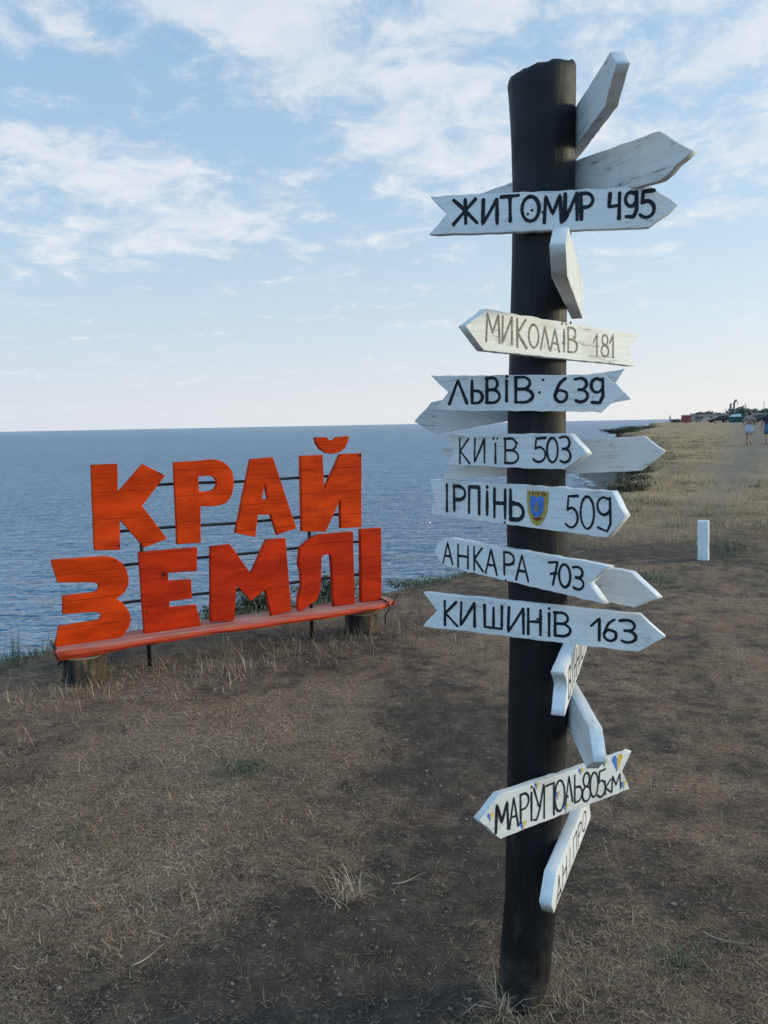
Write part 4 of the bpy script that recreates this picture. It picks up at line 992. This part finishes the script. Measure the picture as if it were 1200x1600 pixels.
    add_loft(bm, [ellring(0, .008, z_ * s, rx * s, ry * s, 20) for z_, rx, ry in prof])
    for i_, sx in enumerate((-1, 1)):
        a0 = Vector((sx * (.16 if female else .19), 0, 1.37)); a1 = Vector(arms[i_][0]); e_ = a0 + (a1 - a0) * .75
        add_tube(bm, [tuple(a0 * s), tuple(e_ * s)], [.075 * s, .062 * s], 12)
    obj('top', bm_mesh('top', bm, True), m_top, root)
    for sx, sg in ((-1, 1), (1, -1)):
        ys = st * sg; lift = 0 if sg > 0 else 1; bm = bmesh.new()
        yc = ys + (.07 if not lift else -.10); zc_ = .018 + lift * .07
        add_loft(bm, [ellring(sx * .097 * s, yc * s, (zc_ - .018) * s, .042 * s, .115 * s, 14), ellring(sx * .097 * s, yc * s, (zc_ + .012) * s, .045 * s, .12 * s, 14), ellring(sx * .097 * s, (yc - .01) * s, (zc_ + .03) * s, .036 * s, .095 * s, 14)])
        obj('shoe', bm_mesh('shoe', bm, True), m_shoe, root)
    return root
M_pat = plain('patterned_cloth', (.25, .17, .16), .8, .6, 14); M_lav = plain('pale_blue_cloth', (.33, .37, .47), .8, .3, 7); M_navy = plain('dark_navy_cloth', (.022, .026, .040), .8, .3, 10); M_denim = plain('denim', (.07, .13, .22), .8, .3, 12)
bent = [[(-.30, -.02, 1.16), (-.235, .12, 1.02), (-.19, .2, 1.08), (-.17, .235, 1.10)], [(.30, -.02, 1.16), (.235, .12, 1.02), (.19, .2, 1.08), (.17, .235, 1.10)]]
hang = [[(-.27, -.03, 1.10), (-.31, .03, .88), (-.315, .05, .81), (-.315, .055, .77)], [(.27, .02, 1.10), (.31, .0, .88), (.315, .04, .81), (.315, .045, .77)]]
person(1170, 693, 'woman with dark tied hair, patterned top and pale blue skirt walking away', 1.66, True, bent, M_pat, M_lav, plain('black_sandal', (.015, .014, .014), .5), 'people walking on the path')
person(1200, 693, 'person in dark top and denim shorts walking at the right edge', 1.74, False, hang, M_navy, M_denim, plain('grey_shoe', (.16, .13, .10), .7), 'people walking on the path', -1)

# ------------------------------------------------------------------ parked vehicles and far buildings
M_glass = plain('car_glass', (.02, .028, .034), .12, .1, 3, 0, .6); M_tyre = plain('tyre', (.015, .015, .016), .85, .2); M_rim = plain('rim', (.35, .36, .38), .35, .1, 8, .8)
M_lamp = plain('lamp_red', (.25, .015, .012), .3, .1); M_head = plain('lamp_clear', (.6, .62, .64), .25, .1)
def car(name, loc, rz, m_body, label, L_=4.5, Wd=1.8, Hh=1.55, van=False, m_roof=None):
    root = empty(name, loc, label, 'car', 'parked cars', rz)
    def sec(y0, prof, taper):   # body as a loft over half widths
        bm = bmesh.new(); rings = []
        for k_, w_ in taper: rings.append([(x_ * (1 - .02 * k_), w_ * Wd / 2, z_) for x_, z_ in prof])
        add_loft(bm, rings); return bm
    a, z1 = L_ / 2, Hh
    if van: low = [(-a, .35), (-a, 1.0), (-a + .1, 1.08), (a - .75, 1.08), (a - .1, .85), (a, .70), (a, .35)]; cab = [(-a + .05, 1.081), (-a + .16, z1), (a - 1.55, z1), (a - .80, 1.081)]
    else: low = [(-a, .40), (-a, .82), (-a + .12, .95), (a - 1.15, .95), (a - .25, .82), (a, .66), (a, .35)]; cab = [(-a + .12, .951), (-a + .5, z1 - .03), (-a + .9, z1), (a - 2.0, z1), (a - 1.15, .951)]
    bm = sec(0, low, [(1, -.93), (0, -1), (0, 1), (1, .93)]); b_ = obj('body', bm_mesh('body', bm), m_body, root)
    bm = sec(0, cab, [(1, -.80), (0, -.88), (0, .88), (1, .80)]); obj('cabin', bm_mesh('cabin', bm), M_glass, root)
    bm = bmesh.new(); xs_ = (cab[1][0] - .02, cab[-2][0] + .04); add_box(bm, (xs_[0], -.80 * Wd / 2, z1 - .015), (xs_[1], .80 * Wd / 2, z1 + .035), .015); obj('roof', bm_mesh('roof', bm), m_roof or m_body, root)
    for x_ in (cab[0][0] + .45, (xs_[0] + xs_[1]) / 2 + .1):
        for sy in (-1, 1):
            bm = bmesh.new(); add_box(bm, (x_ - .05, sy * .87 * Wd / 2 - .03, cab[0][1] - .01), (x_ + .05, sy * .87 * Wd / 2 + .03, z1), .008); obj('pillar', bm_mesh('pillar', bm), m_body, root)
    for x_ in (-a + .8, a - .85):
        for sy in (-1, 1):
            bm = bmesh.new(); bmesh.ops.create_cone(bm, cap_ends=True, segments=24, radius1=.33, radius2=.33, depth=.22, matrix=Matrix.Translation((x_, sy * (Wd / 2 - .10), .33)) @ Matrix.Rotation(pi / 2, 4, 'X'))
            w_ = obj('wheel', bm_mesh('wheel', bm, False), M_tyre, root)
            bm = bmesh.new(); bmesh.ops.create_cone(bm, cap_ends=True, segments=18, radius1=.2, radius2=.2, depth=.02, matrix=Matrix.Translation((x_, sy * (Wd / 2 + .018), .33)) @ Matrix.Rotation(pi / 2, 4, 'X')); obj('rim', bm_mesh('rim', bm), M_rim, w_)
    for sy in (-1, 1):
        bm = bmesh.new(); add_box(bm, (-a - .02, sy * .72 * Wd / 2 - .1, .72), (-a + .05, sy * .72 * Wd / 2 + .1, .90), .01); obj('tail_light', bm_mesh('tail_light', bm), M_lamp, root)
        bm = bmesh.new(); add_box(bm, (a - .06, sy * .70 * Wd / 2 - .14, .58), (a + .015, sy * .70 * Wd / 2 + .14, .72), .01); obj('headlight', bm_mesh('headlight', bm), M_head, root)
    bm = bmesh.new(); add_box(bm, (-a - .03, -.26, .50), (-a + .01, .26, .61), .004); obj('licence_plate', bm_mesh('licence_plate', bm), M_head, root)
    return root
M_cdark = plain('dark_car_paint', (.020, .024, .034), .25, .1, 2, .3); M_csilver = plain('silver_paint', (.36, .42, .46), .3, .1, 2, .3); M_cred = plain('grey_car_paint', (.16, .17, .19), .3, .1, 2, .3)
p = along(1123, 172); car('parked_car', (p[0], p[1], gz(*p)), radians(180 + 4), M_cdark, 'dark estate car parked side on, left of the green market tent', 4.6, 1.8, 1.5)
p = along(1188, 150); car('parked_van', (p[0], p[1], gz(*p)), radians(74), M_cdark, 'dark van with pale roof parked between the two walking people', 4.6, 1.9, 1.75, True, M_csilver)
p = along(1085, 215); car('parked_car', (p[0], p[1], gz(*p)), radians(190), M_cred, 'small grey car parked just right of the red kiosk', 3.9, 1.7, 1.45)

# red kiosk
M_kred = plain('red_kiosk', (.24, .060, .045), .7, .2, 2); M_kroof = plain('kiosk_roof', (.40, .20, .18), .6, .15, 2); M_dark = plain('dark_opening', (.03, .025, .025), .8, .2)
p = along(1072, 200); k0 = empty('kiosk', (p[0], p[1], gz(*p) - .1), 'brownish red kiosk standing alone near the cliff edge far away', 'kiosk', None, radians(-14))
bm = bmesh.new(); add_box(bm, (-1.1, -1.0, 0), (1.1, 1.0, 1.95), .03); obj('wall', bm_mesh('wall', bm), M_kred, k0)
bm = bmesh.new(); add_loft(bm, [[(-1.2, -1.2, 1.955), (1.2, -1.2, 1.955), (1.2, 1.1, 2.1), (-1.2, 1.1, 2.1)], [(-1.2, -1.2, 2.03), (1.2, -1.2, 2.03), (1.2, 1.1, 2.18), (-1.2, 1.1, 2.18)]]); obj('roof', bm_mesh('roof', bm), M_kroof, k0)
bm = bmesh.new(); add_box(bm, (-.8, -1.03, .95), (.35, -1.003, 1.7)); obj('hatch', bm_mesh('hatch', bm), plain('red_shutter', (.20, .05, .04), .6, .2), k0)
bm = bmesh.new(); add_box(bm, (-.9, -1.25, .86), (.45, -1.003, .91)); obj('counter', bm_mesh('counter', bm), M_kroof, k0)
bm = bmesh.new(); add_box(bm, (.5, -1.03, .1), (.98, -1.003, 1.75)); obj('door', bm_mesh('door', bm), M_kred, k0)

# green market tent with pale sloping roof
M_tent = plain('dark_green_cloth', (.022, .070, .062), .8, .3, 1.5); M_pale = plain('pale_canvas', (.42, .55, .58), .7, .15, 2)
p = along(1151, 165); k0 = empty('market_tent', (p[0], p[1], gz(*p)), 'dark green market tent with a pale sloping roof beside the dark car', 'tent', None, radians(-18))
bm = bmesh.new(); add_box(bm, (-1.35, -1.1, 0), (1.35, 1.1, 1.25), .03); obj('wall', bm_mesh('wall', bm), M_tent, k0)
bm = bmesh.new(); add_loft(bm, [[(-1.5, -1.25, 1.252), (.75, -1.25, 1.252), (.75, 1.1, 1.252), (-1.5, 1.1, 1.252)], [(-.6, -.9, 1.75), (.72, -.9, 1.85), (.72, .9, 1.85), (-.6, .9, 1.75)]]); obj('roof', bm_mesh('roof', bm), M_pale, k0)
bm = bmesh.new(); add_box(bm, (.752, -1.15, 1.252), (1.5, 1.1, 1.87), .03); obj('side_panel', bm_mesh('side_panel', bm), M_tent, k0)

# tower of two columns with a slanting head
M_steel = plain('grey_steel', (.085, .085, .10), .6, .2, 1)
p = along(1144, 285); k0 = empty('tower', (p[0], p[1], gz(*p)), 'tall twin column tower with a slanted head above the far roofs', 'tower')
for x_ in (-.75, .55):
    bm = bmesh.new(); add_tube(bm, [(x_, 0, 0), (x_, 0, 6.2 if x_ < 0 else 6.6)], .34, 12); obj('column', bm_mesh('column', bm, True), M_steel, k0)
for z_ in (1.6, 3.2, 4.8, 6.0):
    bm = bmesh.new(); add_box(bm, (-.42, -.08, z_), (.22, .08, z_ + .12)); obj('crossbar', bm_mesh('crossbar', bm), M_steel, k0)
bm = bmesh.new(); add_tube(bm, [(.55, 0, 6.55), (.9, 0, 7.05), (1.45, 0, 7.5)], [.25, .4, .3], 12); obj('slanted_head', bm_mesh('slanted_head', bm, True), M_steel, k0)
bm = bmesh.new(); add_tube(bm, [(1.3, 0, 7.3), (1.75, 0, 6.6), (1.85, 0, 5.6)], .09, 8); obj('hanging_arm', bm_mesh('hanging_arm', bm, True), M_steel, k0)
for (px, d_, h, lab) in [(1164, 300, 6.3, 'thin dark pole rising behind the walking woman'), (1193, 320, 7.3, 'thin grey pole rising behind the pale roofed van')]:
    p = along(px, d_); bm = bmesh.new(); add_tube(bm, [(0, 0, 0), (0, 0, h)], [.16, .10], 8); add_box(bm, (-.35, -.06, h - .5), (.35, .06, h - .38))
    o = obj('utility_pole', bm_mesh('utility_pole', bm, True), M_steel); o.location = (p[0], p[1], gz(*p)); tag(o, lab, 'pole', 'far poles')
# beach shelter posts and parasol far along the edge
p = along(1047, 205); k0 = empty('parasol', (p[0], p[1], gz(*p)), 'folded grey beach parasol left of the red kiosk', 'parasol')
bm = bmesh.new(); add_tube(bm, [(0, 0, 0), (0, 0, 2.0)], .04, 8); obj('pole', bm_mesh('pole', bm), M_steel, k0)
bm = bmesh.new(); add_loft(bm, [ellring(0, 0, 1.0, .16, .16, 10), ellring(0, 0, 1.4, .22, .22, 10), ellring(0, 0, 2.02, .03, .03, 10)]); obj('canopy', bm_mesh('canopy', bm), plain('grey_canvas', (.20, .22, .24), .8), k0)
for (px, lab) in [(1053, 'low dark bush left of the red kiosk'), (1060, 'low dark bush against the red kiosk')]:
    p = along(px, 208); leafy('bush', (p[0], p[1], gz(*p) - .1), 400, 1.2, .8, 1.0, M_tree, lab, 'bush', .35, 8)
# low houses under the trees
M_wall = [plain('house_wall_a', (.30, .29, .28), .9, .15, 1), plain('house_wall_b', (.38, .36, .33), .9, .15, 1)]; M_hroof = [plain('slate_roof', (.13, .13, .15), .8, .2, 1), plain('brown_roof', (.17, .12, .105), .8, .2, 1)]
for i, (px, d_, w_, h, lab) in enumerate([(1090, 420, 8, 2.1, 'low pale house at the left end of the far trees'), (1103, 410, 9, 2.2, 'low house with a dark roof under the far trees'), (1133, 415, 8, 2.1, 'low house partly behind the twin column tower'), (1178, 400, 9, 2.2, 'low house behind the walking woman'), (1205, 405, 9, 2.2, 'low house beyond the right edge of the path')]):
    p = along(px, d_); k0 = empty('house', (p[0], p[1], gz(*p) - .2), lab, 'house', 'far houses', radians(-20 + 9 * i))
    bm = bmesh.new(); add_box(bm, (-w_ / 2, -3, 0), (w_ / 2, 3, h)); obj('wall', bm_mesh('wall', bm), M_wall[i % 2], k0)
    bm = bmesh.new(); add_loft(bm, [[(-w_ / 2 - .3, -3.3, h + .003), (-w_ / 2 - .3, 0, h + 1.1), (-w_ / 2 - .3, 3.3, h + .003)], [(w_ / 2 + .3, -3.3, h + .003), (w_ / 2 + .3, 0, h + 1.1), (w_ / 2 + .3, 3.3, h + .003)]]); obj('roof', bm_mesh('roof', bm), M_hroof[i % 2], k0)
    for x_ in (-.28, .22):
        bm = bmesh.new(); add_box(bm, (x_ * w_ - .5, -3.04, 1.0), (x_ * w_ + .5, -3.003, 2.0)); obj('window', bm_mesh('window', bm), M_glass, k0)
# far belt of trees: one mass of crowns
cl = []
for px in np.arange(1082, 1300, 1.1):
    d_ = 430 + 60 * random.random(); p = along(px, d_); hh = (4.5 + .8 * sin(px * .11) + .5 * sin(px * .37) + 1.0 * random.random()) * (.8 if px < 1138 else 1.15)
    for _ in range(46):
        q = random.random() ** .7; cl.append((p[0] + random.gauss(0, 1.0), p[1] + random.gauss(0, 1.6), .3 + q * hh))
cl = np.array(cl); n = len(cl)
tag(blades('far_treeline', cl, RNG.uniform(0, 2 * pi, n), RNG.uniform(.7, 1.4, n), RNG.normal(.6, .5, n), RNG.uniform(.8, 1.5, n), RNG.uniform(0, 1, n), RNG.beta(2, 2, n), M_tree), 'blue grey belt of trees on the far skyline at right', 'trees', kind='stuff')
